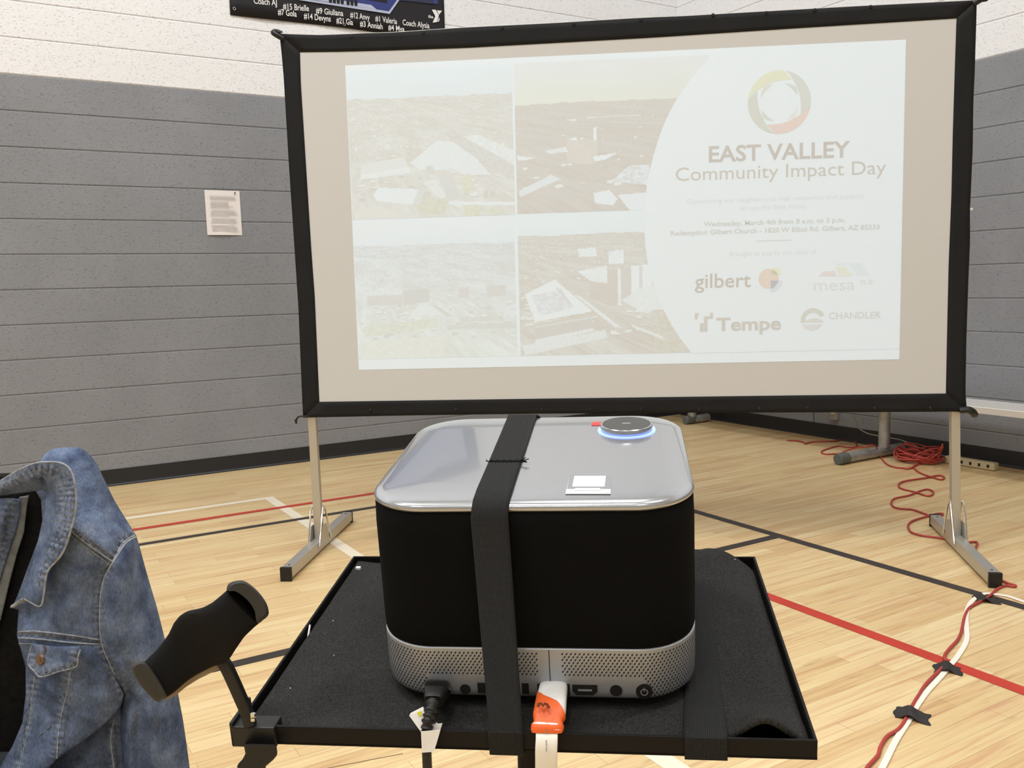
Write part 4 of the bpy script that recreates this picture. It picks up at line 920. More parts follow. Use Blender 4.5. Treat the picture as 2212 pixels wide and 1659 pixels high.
for v in ((.004, -.001, .001), (.006, .001, .0022), (.005, -.003, .0008), (.0035, .002, .003)):
    mb = MB(); mb.tube([w2+Vector((-.002, 0, .0002)), w2+Vector(v)*.6, w2+Vector(v)], .0004, 5); mb.build('loose_thread', 'fabric', s1, world=TM.copy())
for v in ((-.002, -.001, .001), (-.0025, .0015, .0015)):
    mb = MB(); mb.tube([w1, w1+Vector(v)*.5, w1+Vector(v)], .0003, 5); mb.build('loose_thread', 'fabric', s1, world=TM.copy())
zm = -.0046
X0, X1 = .1150, .1432; Y0, Y1 = .1385, .1562
secs = [((X0, -.0012, .0004), (X1, -.0012, .0004)), ((X0, .0008, .0016), (X1, .0008, .0016)), ((X0+.001, .014, zm+.004), (X1+.001, .014, zm+.004)), ((X0+.003, .05, zm), (X1+.002, .05, zm)),
        ((X0+.012, .15, zm), (X1+.0065, .15, zm)), ((Y0-.004, .235, zm+.0005), (Y1-.002, .235, zm+.002)), ((Y0, TD-.012, zm+.008), (Y1, TD-.012, zm+.010)), ((Y0, TD+.0012, .006), (Y1, TD+.0012, .006)),
        ((Y0, TD+.0016, -TH), (Y1, TD+.0016, -TH)), ((Y0, TD-.002, -TH-.0022), (Y1, TD-.002, -TH-.0022)), ((X0, .002, -TH-.0022), (X1, .002, -TH-.0022)), ((X0, -.0012, -TH-.001), (X1, -.0012, -TH-.001))]
s2 = strap('elastic_strap', secs, 'black elastic strap lying on the foam mat beside the projector')
del s2['group']

# ================================================================== CABLES AT THE PROJECTOR
def PP(x, y, back): return PM @ on_rear(x, y, back)          # a spot `back` metres behind the rear face
t = thing('power_cable', 'black power cable with a white tag plugged into the projector', 'cable', PP(945, 1485, .02))
a, b = PP(945, 1486, -.001), PP(944, 1487, .013)
mb = MB(); e = [PP(917, 1473, 0), PP(974, 1473, 0)]; wpl = (e[1]-e[0]).length
ax = PM.to_3x3().col[0].normalized(); az = PM.to_3x3().col[2].normalized(); ay = PM.to_3x3().col[1].normalized()
def sec(c, w, h, u, v, n=20, p=.5): return [c+u*(w/2*math.copysign(abs(math.cos(2*math.pi*k/n))**p, math.cos(2*math.pi*k/n)))+v*(h/2*math.copysign(abs(math.sin(2*math.pi*k/n))**p, math.sin(2*math.pi*k/n))) for k in range(n)]
c0_ = PP(945, 1489, 0)
d2 = (PP(926, 1545, .034)-PP(945, 1489, .010)).normalized(); u2 = ax; v2 = u2.cross(d2).normalized()
mb.rings([sec(c0_+ay*.001, wpl, .0150, ax, az), sec(PP(945, 1491, .010), wpl*.98, .0150, ax, az), sec(PP(943, 1497, .016), wpl*.90, .0140, (ax+0*d2), v2), sec(PP(939, 1508, .0235), wpl*.74, .0120, ax, v2), sec(PP(936, 1516, .027), wpl*.66, .011, ax, v2)])
mb.build('plug', 'plast', t, smooth=45)
mb = MB(); pth = [PP(x, y, bk) for x, y, bk in ((936, 1516, .027), (932, 1532, .0325), (928, 1547, .037), (924, 1560, .040), (922, 1575, .0415), (921, 1584, .042))]
P_ = smooth_path(pth, 5); rad = [.0052-.0022*k/len(P_)+(.0007 if (k//2) % 2 else -.0004) for k in range(len(P_))]
mb.tube(P_, rad, 12); mb.build('strain_relief', 'plast', t, smooth=40)
pend = PP(921, 1584, .042)
mb = MB(); low = [pend, PP(921, 1600, .0435), PP(922, 1630, .045), PP(923.5, 1665, .045), PP(926, 1720, .044), PP(930, 1800, .040)]
last = low[-1]; low += [Vector((last.x-.005, last.y, .45)), Vector((last.x-.02, last.y+.01, .12)), Vector((last.x-.05, last.y+.05, .02)), Vector((last.x-.12, last.y+.12, .0055)), Vector((last.x-.2, last.y+.14, .005))]
mb.tube(smooth_path(low, 6), .0034, 10); mb.build('cord', 'plast', t, smooth=60)
# tag: a folded white label around the cord and its flag behind
def pc3(x, y, bk): return PP(x, y, bk)
mb = MB(); f0 = [pc3(909.3, 1580.5, .0475), pc3(951, 1577, .046), pc3(937.5, 1624, .049), pc3(911.5, 1626, .0495)]
bk_ = [p+ay*.0075 for p in f0]; mb.prism(f0, [p+ay*.0003 for p in f0]); mb.prism(bk_, [p+ay*.0003 for p in bk_])
mb.add([f0[0], f0[3], bk_[3], bk_[0]], [(0, 1, 2, 3)])
g0 = [pc3(909, 1581, .040), pc3(884, 1546, .036), pc3(886.5, 1541, .0355), pc3(914, 1527, .033), pc3(918, 1540, .035), pc3(915, 1585, .041)]
mb.prism(g0, [p+ay*.0004 for p in g0])
g1 = [pc3(930, 1583, .0405), pc3(951, 1578, .0405), pc3(951.5, 1570, .040), pc3(943, 1561, .039), pc3(934, 1570, .039)]
mb.prism(g1, [p+ay*.0004 for p in g1])
tg = mb.build('tag', 'tag', t, smooth=0)
mb = MB(); y0_ = [pc3(901, 1538, .0349), pc3(911, 1534.5, .0343), pc3(911, 1545, .0356), pc3(905, 1546, .0358)]; mb.prism([p-ay*.0006 for p in y0_], [p-ay*.0003 for p in y0_]); mb.build('yellow_mark', 'yellow', tg, smooth=0)

t = thing('display_cable', 'flat white display cable with an orange plug in the projector', 'cable', PP(1190, 1490, .02))
def hs(x0, x1, y, bk, h, nrm=None):
    c = (PP(x0, y, bk)+PP(x1, y, bk))/2; w_p = (PP(x1, y, bk)-PP(x0, y, bk)).length; return c, w_p, h
prof = [(1167, 1226, 1487, -.0005, .0105), (1165, 1226, 1489, .004, .0112), (1163, 1225, 1497, .011, .0115), (1159, 1224, 1512, .0185, .0115), (1156, 1223, 1530, .026, .0115), (1152.5, 1221, 1545, .0315, .0112), (1153, 1219, 1552, .034, .0095), (1156, 1213, 1559, .0362, .0085), (1149, 1217.5, 1566, .038, .0115), (1148, 1216.5, 1576, .0398, .0115), (1150, 1213, 1582, .0406, .009)]
C_ = [hs(*q) for q in prof]; rings = []
for i, (c, w_p, h) in enumerate(C_):
    d = (C_[min(i+1, len(C_)-1)][0]-C_[max(i-1, 0)][0]).normalized(); v = ax.cross(d).normalized(); 
    rings.append(sec(c, w_p, h, ax, v, 28, .55))
mb = MB(); mb.rings(rings); 
# white shell runs further down on the right; orange boot takes the rest
plug = mb.build('plug_shell', 'white', t, smooth=50)
mb = MB(); bo = []
for i in range(2, len(C_)):
    bo.append([p+(p-C_[i][0]).normalized()*.0004 for p in rings[i]])
# slanted upper edge: start each boot column between sections 2 and 5 according to its side
first = []
for k in range(28):
    s_ = .5+.5*math.cos(2*math.pi*k/28); tpos = .55+2.7*s_**1.5; i = int(tpos); fr = tpos-i
    a, b = bo[i][k], bo[min(i+1, len(bo)-1)][k]; first.append(a+(b-a)*fr)
rows = [first]
for i in range(1, len(bo)):
    row = []
    for k in range(28):
        s_ = .5+.5*math.cos(2*math.pi*k/28); tpos = .55+2.7*s_**1.5
        q = tpos+(len(bo)-1-tpos)*(i/(len(bo)-1)); j = min(int(q), len(bo)-2); fr = q-j
        row.append(bo[j][k]+(bo[j+1][k]-bo[j][k])*fr)
    rows.append(row)
mb.rings(rows, caps=False); boot = mb.build('orange_boot', 'orange', t, smooth=50, recalc=True)
# the zigzag mark on the boot
mb = MB()
zz = [(1162.5, 1526.5), (1164.5, 1519.5), (1169, 1519.5), (1173.5, 1524.5), (1176.5, 1519.5), (1181, 1521), (1186, 1529)]
mb.tube([PP(x, y, .0330+.00045*(y-1519)) for x, y in zz], .0007, 6, flat=(.0022, .0008), up=tuple(ax.cross(d2))); mb.build('emblem', 'orangedk', boot, smooth=30)
cx0 = (PP(1158, 1575, .0395)+PP(1205, 1575, .0395))/2
low = [PP(1181, 1574, .0375), PP(1181, 1584, .0425), PP(1181, 1597, .0465), PP(1180, 1620, .0495), PP(1180, 1650, .0505), PP(1180, 1690, .050), PP(1180, 1760, .048)]
last = low[-1]; low += [Vector((last.x, last.y, .5)), Vector((last.x+.01, last.y+.03, .14)), Vector((last.x+.05, last.y+.07, .02)), Vector((last.x+.14, last.y+.10, .004)), Vector((last.x+.3, last.y+.12, .004))]
LP = smooth_path(low, 8); mb = MB(); Wc = (PP(1204.5, 1600, .045)-PP(1157, 1600, .045)).length
rg = []
for i, p in enumerate(LP):
    d = (LP[min(i+1, len(LP)-1)]-LP[max(i-1, 0)]).normalized(); u = (ax-d*ax.dot(d)).normalized(); v = u.cross(d); rg.append(sec(p, Wc, .0032, u, v, 16, .45))
mb.rings(rg); fc = mb.build('flat_cord', 'whitecord', t, smooth=50)
mb = MB()
for y0__, y1__ in ((1575.5, 1585), (1599.5, 1613), (1614.5, 1624)):
    n_ = 5
    for k in range(n_):
        ya = y0__+(y1__-y0__)*k/n_; yb = ya+(y1__-y0__)/n_*.7; bk = lambda y: .0425+.0075*min(1, max(0, (y-1584)/40))**.6+.0022+(.0008 if y < 1600 else .0005)
        q = [PP(1178.5, ya, bk(ya)), PP(1181.8, ya, bk(ya)), PP(1181.8, yb, bk(yb)), PP(1178.5, yb, bk(yb))]; mb.add(q, [(0, 1, 2, 3)])
pr_ = mb.build('cable_print', 'cableink', fc, smooth=0); pr_['kind'] = 'stuff'

# ================================================================== PHONE HOLDER CLAMPED TO THE TRAY
HY = .600
def H(x, y, dy=0.0): return on_y(x, y, HY+dy)
holder = thing('phone_holder', 'black contoured phone holder on a bent arm clamped to the tray corner', 'phone holder', H(540, 1560))
up_ = [(303, 1438), (335, 1407), (355, 1380), (369, 1352), (385.5, 1333), (405, 1319), (438, 1309), (466, 1294), (490.7, 1274), (499, 1266)]
dn_ = [(356, 1506), (380, 1493), (396.6, 1479), (421.5, 1463), (460, 1443.4), (488, 1432), (501.7, 1415), (515.6, 1393.6), (535, 1366), (557, 1346), (569, 1338)]
U_ = [interp(up_, k/30) for k in range(31)]; D_ = [interp(dn_, k/30) for k in range(31)]
rg = []
for k in range(31):
    a, b = H(*U_[k]), H(*D_[k]); c = (a+b)/2; w2_ = (b-a)
    dy = .010*math.sin(math.pi*2*(k/30)-.4)*.7
    th = .0085+.0015*math.cos(k/30*2*math.pi)
    r = []
    for q in range(16):
        an = 2*math.pi*q/16; cc, ss = math.cos(an), math.sin(an)
        cc = math.copysign(abs(cc)**.6, cc); ss = math.copysign(abs(ss)**.6, ss)
        r.append(c+w2_*.5*cc+Vector((0, dy+th*ss, 0)))
    rg.append(r)
mb = MB(); mb.rings(rg); body = mb.build('contoured_plate', 'foam', holder, smooth=50)
def lipshape(poly, name, d0, d1):
    mb = MB(); P = smooth_path([Vector((x, y, 0)) for x, y in poly+poly[:1]], 5)[:-1]
    c = sum(P, Vector((0, 0, 0)))/len(P); rr = []
    for s_, dy in ((.86, d0), (.97, d0+.003), (1.0, d0+.007), (1.0, d1-.007), (.97, d1-.003), (.86, d1)):
        rr.append([H(c.x+(p.x-c.x)*s_, c.y+(p.y-c.y)*s_, dy) for p in P])
    mb.rings(rr); return mb.build(name, 'lip', holder, smooth=50)
lipshape([(489, 1274), (494, 1261), (510, 1254.5), (530, 1256), (555, 1275), (574, 1300), (580.5, 1320), (578, 1331), (566, 1341), (556, 1346), (552, 1325), (540, 1303), (520, 1284), (502, 1274)], 'end_lip', -.016, .014)
lipshape([(283, 1438), (294, 1429.5), (307, 1428), (322, 1440), (338, 1462), (352, 1486), (361, 1504), (352, 1512), (341, 1515.5), (330, 1510), (305, 1482), (287, 1455)], 'end_lip', -.016, .014)
mb = MB()
for k0, k1 in ((0, 18),):
    a = [H(D_[k][0]+1.0, D_[k][1]+.6, .006) for k in range(k0, k1)]; mb.tube(a, .0012, 6, flat=(.004, .0012), up=(0, 1, 0))
mb.build('backing_edge', 'cork', holder)
mb = MB(); pth = smooth_path([H(478, 1424, .004), H(490, 1442, .004), H(505, 1474, .006), H(520, 1508, .008), H(533, 1538, .009), H(541, 1566, .009)], 5)
mb.tube(pth, .0045, 14, flat=(.0085, .007), up=(0, 1, 0)); mb.build('bent_arm', 'plast', holder)
mb = MB(); b_ = H(547, 1553, -.002)
for k in range(2): mb.tube([b_+Vector((0, 0, .004-k*.003)), b_+Vector((0, 0, .0018-k*.003))], .0019, 8)
mb.build('bolt', 'chrome', holder)
cl = TM.copy()
mb = MB(); mb.box(-TW/2-.0035, -TW/2+.030, -.0035, .012, -TH-.001, .0009); mb.box(-TW/2-.0035, -TW/2-.0005, -.0035, .03, -TH-.001, .004); mb.build('clamp_jaw', 'plast', holder, smooth=0, world=cl, bevel=.0012)
mb = MB()
J = [(526, 1606), (597, 1608), (600, 1630), (590, 1642), (572, 1657), (560, 1668), (516, 1668), (511, 1655), (518, 1646), (524, 1640), (530, 1628)]
mb.prism([H(x, y, -.002) for x, y in J], [H(x, y, .022) for x, y in J]); mb.build('lower_jaw', 'plast', holder, smooth=0, bevel=.0015)
mb = MB(); mb.tube([H(562, 1640, .010), H(562, 1690, .010)], .004, 10); mb.tube([H(562, 1690, .010), H(562, 1720, .010)], .010, 12); mb.build('clamp_screw', 'plast', holder)

# ================================================================== CHAIR AND DENIM JACKET
JY = 1.25
def JP(x, y, dy): return on_y(x, y, JY+dy)
cpos = on_y(-60, 1650, JY+.05)
ch = thing('chair', 'black fabric chair with the denim jacket hung over its back', 'chair', (cpos.x, cpos.y-.2, 0))
ctop = JP(-60, 1030, .075); cz = ctop.z; ccx = ctop.x
def cback(u, v):
    an = 2*math.pi*u; z = .47+(cz-.47)*v; r = 1-max(0, v-.86)**2*8
    w = .165*r; t_ = .024*(1-max(0, v-.93)*6)
    return Vector((ccx+w*math.copysign(abs(math.cos(an))**.4, math.cos(an)), JY+.083+.010*(1-v)*0+t_*math.copysign(abs(math.sin(an))**.7, math.sin(an)), z))
mb = MB(); rg = [[cback(k/40, v/24)+Vector((0, 0, 0)) for k in range(40)] for v in range(25)]; mb.rings(rg); mb.build('backrest', 'chair', ch, smooth=50)
mb = MB(); rg = []
for i_s, z in ((.02, .365), (.004, .37), (0, .385), (.004, .402), (.02, .412)): rg.append([(ccx+x, JY-.16+y, z) for x, y in rrect(.46-2*i_s, .45-2*i_s, .06-i_s*.5, 6)])
mb.rings(rg); mb.build('seat', 'chair', ch, smooth=50)
for sx in (-1, 1):
    mb = MB(); mb.tube([(ccx+sx*.19, JY-.34, .375), (ccx+sx*.21, JY-.37, .004)], .011, 10); mb.build('leg', 'plast', ch)
    mb = MB(); mb.tube(smooth_path([(ccx+sx*.15, JY+.085, .60), (ccx+sx*.18, JY+.075, .44), (ccx+sx*.20, JY+.10, .20), (ccx+sx*.21, JY+.13, .004)], 5), .011, 10); mb.build('leg', 'plast', ch)

jk = thing('denim_jacket', 'faded blue denim jacket hung over the chair back on the left', 'jacket', (JP(150, 1700, 0).x, JY, .40))
def resample(pl, st):
    out = []
    for a, b in zip(pl, pl[1:]):
        a, b = np.array(a, float), np.array(b, float); n = max(1, int(np.linalg.norm((b-a)[:2])/st))
        for k in range(n): out.append(a+(b-a)*k/n)
    out.append(np.array(pl[-1], float)); return np.array(out)
def near(P, pl):
    """distance from each point to a polyline, and the length along it"""
    best = np.full(len(P), 1e9); al = np.zeros(len(P)); L = 0
    for a, b in zip(pl, pl[1:]):
        a, b = np.array(a[:2], float), np.array(b[:2], float); d = b-a; l = np.linalg.norm(d)
        if l < 1e-6: continue
        t = np.clip(((P-a)@d)/(l*l), 0, 1); q = a+t[:, None]*d; dd = np.linalg.norm(P-q, axis=1)
        m = dd < best; best[m] = dd[m]; al[m] = L+t[m]*l; L += l
    return best, al
def curvy(pl, sub=4):
    return [tuple(p) for p in smooth_path([Vector(p) for p in pl], sub)]
class Cloth:
    """a piece of cloth given by its outline (x, y, depth), filled with a fine grid that bulges and folds"""
    def __init__(s, outline, bulge=0.0, folds=(), seams=(), step=4.0, soft=30, wr=.0035, seed=0, reach=30):
        s.out = resample(list(outline)+[outline[0]], step)[:-1]; s.bulge = bulge; s.folds = folds; s.seams = seams; s.step = step; s.soft = soft; s.wr = wr; s.seed = seed
    def depth(s, P):
        P = np.asarray(P, float); B = s.out
        d = np.sqrt(((P[:, None, :]-B[None, :, :2])**2).sum(-1)); w = 1/(d**2.2+.5); z = (w*B[None, :, 2]).sum(1)/w.sum(1)
        db = d.min(1); z = z+s.bulge*(1-np.exp(-db/s.soft))
        for pl, amp, wid in s.folds:
            dd, al = near(P, pl); L = sum(math.hypot(b[0]-a[0], b[1]-a[1]) for a, b in zip(pl, pl[1:]))
            z = z-amp*np.exp(-(dd/wid)**2)*np.sin(np.pi*np.clip(al/max(L, 1), .04, .96))**.5*(1-np.exp(-db/8))
        wear = np.zeros(len(P))
        for pl in s.seams:
            dd, al = near(P, pl)
            z = z+.0011*np.sin(al*2*np.pi/13+np.sin(al*.07)*2)*np.exp(-(dd/13)**2)
            wear = np.maximum(wear, np.exp(-(dd/12)**2)*(.6+.4*np.sin(al*2*np.pi/13)))
        nz = np.array([noise.noise(Vector((x*.018, y*.010, s.seed)))+.5*noise.noise(Vector((x*.045, y*.03, s.seed+5))) for x, y in P])
        z = z+s.wr*nz*(1-np.exp(-db/15))
        return z, wear
    def build(s, name, mat, parent, back=None, solid=.0022):
        B = s.out; x0, y0 = B[:, :2].min(0); x1, y1 = B[:, :2].max(0); st = s.step; pts = []
        poly = [tuple(b[:2]) for b in B]
        gx, gy = np.meshgrid(np.arange(x0+st*.5, x1, st), np.arange(y0+st*.5, y1, st*.87)); gx = gx+(np.arange(gx.shape[0]) % 2)[:, None]*st*.5
        m = inside(poly, gx, gy); P = np.c_[gx[m], gy[m]]
        d = np.sqrt(((P[:, None, :]-B[None, :, :2])**2).sum(-1)).min(1); P = P[d > st*.55]
        V = [Vector(b[:2]) for b in B]+[Vector(p) for p in P]; n = len(B)
        vs, _, fs, *_r = delaunay_2d_cdt(V, [(i, (i+1) % n) for i in range(n)], [], 1, 1e-4)
        Q = np.array([tuple(v) for v in vs]); z, wear = s.depth(Q)
        mb = MB(); mb.add([JP(q[0], q[1], float(a)) for q, a in zip(Q, z)], [tuple(f) for f in fs])
        wr = list(wear)
        if back is not None:        # closed shape: the far side follows the near one
            mb.add([JP(q[0], q[1], float(2*back-a)) for q, a in zip(Q, z)], [tuple(reversed(f)) for f in fs]); wr += list(wear)
        o = mb.build(name, mat, parent, smooth=70, solid=solid)
        at = o.data.attributes.new('wear', 'FLOAT', 'POINT'); at.data.foreach_set('value', np.array(wr, np.float32)); s.obj = o
        return o
    def seam(s, pl, off=.0016, r=.0011, name='seam', mat='thread', dash=0, parent=None, flat=None):
        P = resample(curvy([(x, y, 0) for x, y in pl], 4), 4.0)[:, :2]; z, _ = s.depth(P)
        path = [JP(p[0], p[1], float(a)-off) for p, a in zip(P, z)]; mb = MB()
        if flat: mb.tube(path, r, 12, flat=flat, up=(0, -1, 0))
        elif not dash: mb.tube(path, r, 7)
        else:
            for i in range(0, len(path)-dash, dash*2): mb.tube(path[i:i+dash+1], r, 5)
        o = mb.build(name, mat, parent or s.obj, smooth=60)
        if dash: o['kind'] = 'stuff'
        return o
ARM = [(292, 1158), (278, 1164), (264, 1176), (240, 1217), (224, 1245), (215, 1285), (213, 1350), (218, 1390), (230, 1422), (245, 1455), (258, 1480), (268, 1500)]
YOKE = [(150, 1150), (195, 1184), (240, 1217)]
# shoulder and upper sleeve cap
c = Cloth([(60, 1030, .06), (84, 1000, .065), (98, 982, .07), (110, 973, .07), (124, 969, .07), (150, 967, .07), (168, 968, .07), (180, 973, .07), (194, 985, .07), (206, 1000, .07), (216, 1020, .07), (226, 1041, .07), (236, 1062, .07), (247, 1084, .07), (258, 1102, .07), (270, 1121, .07), (282, 1140, .07), (293, 1158, .07), (278, 1165, .045), (264, 1177, .02), (252, 1196, .005), (240, 1217, -.005), (195, 1184, -.014), (150, 1150, -.012), (120, 1170, 0), (95, 1150, .02), (90, 1080, .03)],
          -.028, [([(190, 1010), (215, 1080), (235, 1140)], .007, 14), ([(180, 1050), (200, 1120)], -.004, 12), ([(120, 985), (170, 990)], .003, 8)], [YOKE, ARM[:4], [(284, 1150), (262, 1165), (248, 1190), (236, 1206)]], seed=1)
sh = c.build('shoulder', 'denim', jk, back=.072)
c.seam([(155, 1142), (198, 1175), (243, 1208)], flat=(.0085, .0016), off=.0002, name='seam_band', mat='seamband'); c.seam([(152, 1146), (196, 1180), (243, 1213)]); c.seam([(158, 1139), (200, 1170), (247, 1204)], dash=2, mat='stitch', r=.0008)
c.seam([(290, 1157), (276, 1164), (262, 1178), (243, 1213)], r=.0014); c.seam([(284, 1148), (268, 1157), (254, 1172), (238, 1203)], dash=2, mat='stitch', r=.0008)
# upper front panel
u = Cloth([(150, 1150, -.008), (195, 1184, -.012), (240, 1217, -.004), (224, 1245, 0), (215, 1285, 0), (213, 1350, 0), (218, 1391, 0), (150, 1381, -.012), (80, 1374, -.010), (38, 1373, .022), (40, 1340, .025), (42, 1318, .027), (28, 1312, .02), (40, 1285, .02), (60, 1230, .015), (90, 1150, .0)],
          -.013, [([(170, 1190), (160, 1290), (120, 1365)], .005, 22), ([(110, 1300), (60, 1340)], -.006, 12), ([(60, 1300), (75, 1372)], -.008, 9)], [ARM[3:8], [(38, 1373), (80, 1374), (150, 1381), (218, 1391)], YOKE], seed=2)
fp = u.build('front_panel', 'denim', jk)
u.seam([(42, 1371), (80, 1371), (150, 1379), (214, 1389)], flat=(.0085, .0016), off=.0004, name='seam_band', mat='seamband'); u.seam([(150, 1154), (195, 1188), (238, 1220)], r=.0009); u.seam([(207, 1245), (200, 1290), (199, 1340), (204, 1372)], dash=2, mat='stitch', r=.0009)
u.seam([(40, 1365), (80, 1364), (150, 1372), (214, 1382)], r=.0012)
# lower front panel with the pocket
l = Cloth([(38, 1373, .022), (80, 1374, -.011), (150, 1381, -.013), (218, 1391, 0), (230, 1422, .0), (245, 1455, .004), (258, 1480, .008), (267, 1500, .012), (262, 1520, .012), (250, 1540, .008), (215, 1572, .0), (168, 1608, -.005), (120, 1642, -.010), (70, 1700, -.006), (20, 1760, 0), (-45, 1760, .03), (-25, 1690, .03), (2, 1655, .03), (28, 1612, .03), (50, 1560, .03), (57, 1500, .03), (57, 1440, .028), (45, 1397, .026)],
          -.016, [([(150, 1450), (170, 1540)], .006, 18), ([(100, 1480), (130, 1510)], .007, 10), ([(90, 1520), (120, 1560), (100, 1600)], -.006, 12), ([(215, 1430), (235, 1530)], .005, 12), ([(75, 1470), (62, 1560), (40, 1640)], -.004, 7)], [ARM[7:], [(75, 1465), (66, 1545), (45, 1640), (38, 1665)], [(152, 1450), (142, 1500), (128, 1560), (122, 1640)]], seed=3)
lp = l.build('front_panel', 'denim', jk)
l.seam([(40, 1378), (80, 1380), (150, 1388), (222, 1392)], r=.0013); l.seam([(40, 1390), (80, 1391)], r=.001)
l.seam([(75, 1462), (70, 1510), (64, 1560), (50, 1625), (40, 1665)], r=.0010); l.seam([(66, 1470), (60, 1540), (42, 1620)], dash=2, mat='stitch', r=.0007)
l.seam([(152, 1452), (146, 1490), (133, 1545), (126, 1590), (123, 1638)], r=.0011); l.seam([(161, 1452), (154, 1500), (142, 1560), (136, 1625)], dash=2, mat='stitch', r=.0008)
l.seam([(222, 1415), (240, 1465), (248, 1500)], dash=2, mat='stitch', r=.0009); l.seam([(85, 1590), (110, 1568), (118, 1555)], dash=2, mat='stitch', r=.0007)
# darker layer showing below the turned-up front
g = Cloth([(225, 1420, .034), (262, 1440, .04), (292, 1480, .045), (292, 1600, .045), (285, 1800, .045), (90, 1800, .045), (60, 1700, .034), (120, 1638, .03), (215, 1568, .026), (236, 1545, .028)], -.006,
          [([(245, 1550), (238, 1600), (250, 1680)], .010, 8), ([(225, 1600), (235, 1700)], -.006, 8), ([(200, 1610), (180, 1700)], .006, 16)], [[(246, 1560), (240, 1610), (252, 1690)]], seed=4)
g.build('lower_panel', 'denim', jk); g.seam([(246, 1555), (239, 1600), (250, 1680)], r=.0012)
# sleeve
v = Cloth([(240, 1217, -.005), (252, 1196, .006), (264, 1177, .02), (278, 1165, .045), (293, 1158, .072), (302, 1188, .072), (311, 1222, .072), (323, 1264, .072), (338, 1314, .072), (353, 1374, .072), (368, 1432, .072), (383, 1498, .072), (394, 1556, .072), (402, 1610, .072), (409, 1665, .072), (422, 1790, .072), (262, 1790, .055), (260, 1640, .048), (256, 1560, .040), (262, 1530, .032), (270, 1500, .024), (258, 1480, .014), (245, 1455, .008), (230, 1422, .003), (218, 1391, 0), (213, 1350, 0), (215, 1285, 0), (224, 1245, 0)],
          -.040, [([(255, 1240), (262, 1330), (280, 1420)], .006, 20), ([(322, 1500), (326, 1580), (335, 1660), (345, 1780)], .012, 13), ([(300, 1520), (302, 1600), (310, 1700)], -.008, 14), ([(285, 1520), (276, 1600), (285, 1720)], .008, 10), ([(220, 1395), (250, 1430), (300, 1500)], .007, 10), ([(365, 1480), (380, 1600)], -.006, 12), ([(275, 1440), (282, 1500), (270, 1540)], -.010, 10), ([(230, 1330), (240, 1400)], .004, 10)], [ARM[3:]], seed=6)
sl = v.build('sleeve', 'denim', jk, back=.074)
v.seam([(293, 1160), (280, 1167), (266, 1180), (243, 1217), (227, 1246), (218, 1285), (216, 1350), (221, 1392), (234, 1426), (249, 1458)], r=.0016, name='armhole_seam')
# collar: the turned-down leaf and the standing band behind it
k = Cloth([(-20, 1050, .035), (10, 1033, .025), (30, 1021, .015), (55, 1008, .0), (80, 999, -.012), (108, 997, -.024), (130, 999, -.03), (146, 1007, -.035), (157, 1022, -.038), (163, 1045, -.041), (166, 1080, -.043), (162, 1115, -.043), (154, 1145, -.041), (145, 1175, -.038), (134, 1198, -.035), (122, 1213, -.032), (108, 1227, -.030), (101, 1243, -.030), (97, 1275, -.030), (93, 1300, -.031), (88, 1310, -.031), (78, 1308, -.030), (52, 1293, -.024), (52, 1275, -.02), (60, 1262, -.018), (72, 1215, -.012), (86, 1160, -.006), (98, 1105, .0), (100, 1075, .006), (103, 1062, .012), (92, 1056, .018), (70, 1060, .026), (40, 1064, .032), (-20, 1073, .042)],
          -.008, [([(104, 1030), (112, 1058)], .008, 6), ([(94, 1028), (100, 1052)], -.006, 5), ([(60, 1035), (85, 1028)], .004, 6)],
          [[(0, 1048), (30, 1032), (60, 1019), (85, 1011), (110, 1009), (135, 1014), (148, 1030), (152, 1060), (153, 1090), (148, 1130), (138, 1170), (122, 1200), (100, 1225), (90, 1260)], [(-5, 1052), (40, 1036), (80, 1022), (115, 1022), (132, 1040), (137, 1090), (132, 1140), (115, 1190)]], step=3.2, soft=14, wr=.002, seed=8)
co_ = k.build('collar', 'denim', jk, solid=.003)
k.seam([(-18, 1050), (10, 1033.5), (30, 1021.5), (55, 1009), (80, 1000), (108, 998), (130, 1000), (146, 1008), (156, 1023), (162, 1046), (165, 1080), (161, 1115), (153, 1145), (144, 1175), (133, 1198), (121, 1213), (107, 1228), (100, 1244), (96, 1275), (92, 1300), (87, 1309), (77, 1307), (53, 1293)], r=.0015, off=.0012, name='collar_edge')
k.seam([(-10, 1054), (30, 1036), (60, 1024), (85, 1016), (110, 1014), (130, 1020), (141, 1034), (146, 1060), (147, 1090), (142, 1130), (132, 1168), (117, 1194), (98, 1214), (88, 1240), (82, 1280)], r=.0008, mat='stitch', dash=2, off=.002)
ct = Cloth([(52, 1290, -.012), (60, 1297, -.006), (45, 1303, .0), (30, 1312, .004), (23, 1313, .005), (24, 1308, .005), (38, 1298, .0)], 0, step=3, wr=0, seed=9); ct.build('collar_tip', 'thread', co_)
# pocket flap with its button
f = Cloth([(70, 1391, -.026), (110, 1396, -.028), (173, 1397, -.030), (176, 1402, -.030), (169, 1420, -.031), (165, 1441, -.032), (128, 1451, -.034), (89, 1463, -.034), (74, 1450, -.028), (60, 1434, -.018), (63, 1412, -.016), (68, 1398, -.018)], -.004, [([(120, 1400), (125, 1440)], -.004, 14)], [[(66, 1408), (64, 1432), (88, 1456), (126, 1445), (160, 1436), (166, 1405)]], step=3, soft=8, wr=.001, seed=10)
fl_ = f.build('pocket_flap', 'denim', jk, solid=.003)
f.seam([(68, 1396), (64, 1412), (61, 1434), (75, 1450), (89, 1462), (128, 1450), (164, 1440), (168, 1420), (174, 1402)], r=.0013, off=.0012); f.seam([(72, 1432), (90, 1452), (126, 1441), (156, 1433), (161, 1405)], dash=2, mat='stitch', r=.0008)
bz = f.depth([(88, 1424)])[0][0]; q = JP(88, 1424, float(bz)-.0015)
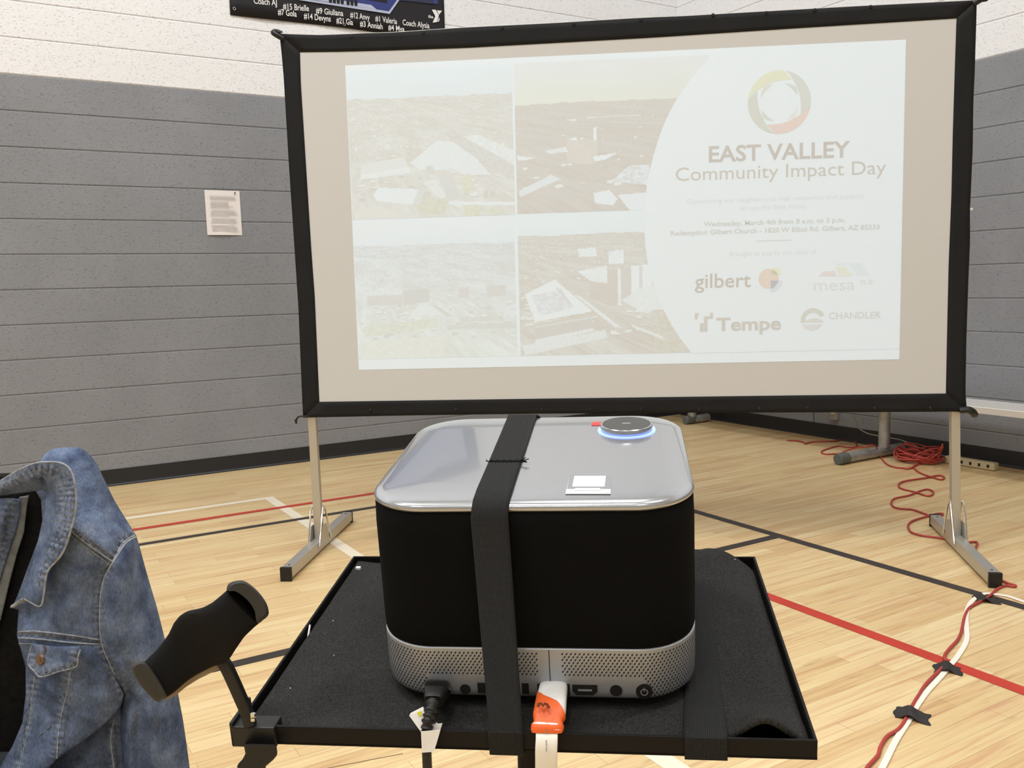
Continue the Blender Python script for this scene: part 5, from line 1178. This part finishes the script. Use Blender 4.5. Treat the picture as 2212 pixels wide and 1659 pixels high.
mb = MB(); nb = Vector((-.45, -1, .05)).normalized(); mb.disc(q, nb, .0085, .003, 20, r2=.0075); mb.disc(q+nb*.003, nb, .0035, .0008, 14); mb.build('button', 'copper', fl_)
mb = MB(); mb.tube([JP(94, 1393, float(bz)-.002), JP(97, 1402, float(bz)-.003), JP(96, 1412, float(bz)-.003)], .0012, 6); mb.build('buttonhole', 'copper', fl_)
# the other front panel, turned in against the chair, with its grey facing
o_ = Cloth([(-140, 1075, .02), (-40, 1078, .03), (22, 1076, .035), (44, 1078, .042), (43, 1110, .045), (34, 1150, .045), (20, 1190, .045), (4, 1240, .045), (-18, 1310, .045), (-70, 1420, .042), (-150, 1560, .035), (-260, 1600, .0), (-270, 1300, -.01), (-220, 1120, .01)], -.008, [([(10, 1100), (0, 1180)], .006, 10)], [[(22, 1080), (15, 1150), (-5, 1230)]], seed=12)
op = o_.build('front_panel', 'denim', jk)
fa_ = Cloth([(42, 1074, .046), (63, 1070, .050), (58, 1095, .050), (52, 1150, .050), (36, 1200, .050), (20, 1262, .050), (2, 1338, .050), (-40, 1430, .05), (-62, 1420, .048), (-15, 1310, .047), (4, 1240, .047), (20, 1190, .047), (34, 1150, .047), (42, 1110, .047)], 0, step=4, wr=.0015, seed=13); fa_.build('facing', 'lining', jk)
# far half of the jacket: the other shoulder, sleeve and the back behind the chair
mir = lambda pl: [(-120-x, y, d) for x, y, d in pl]
m1 = Cloth(mir([(60, 1030, .06), (84, 1000, .065), (124, 969, .07), (168, 968, .07), (206, 1000, .07), (247, 1084, .07), (293, 1158, .07), (264, 1177, .02), (240, 1217, -.005), (150, 1150, -.012), (95, 1150, .02), (90, 1080, .03)]), -.028, step=7, seed=15); m1.build('shoulder', 'denim', jk, back=.072)
m2 = Cloth(mir([(240, 1217, -.005), (264, 1177, .02), (293, 1158, .072), (323, 1264, .072), (353, 1374, .072), (383, 1498, .072), (409, 1665, .072), (422, 1790, .072), (262, 1790, .055), (256, 1560, .040), (270, 1500, .024), (230, 1422, .003), (213, 1350, 0), (224, 1245, 0)]), -.040, step=7, seed=16); m2.build('sleeve', 'denim', jk, back=.074)
m3 = Cloth([(-230, 1060, .125), (-60, 1020, .125), (120, 1040, .125), (190, 1150, .125), (210, 1400, .125), (200, 1800, .13), (-320, 1800, .13), (-330, 1400, .125), (-300, 1150, .125)], .012, step=9, seed=17); m3.build('back_panel', 'denim', jk)
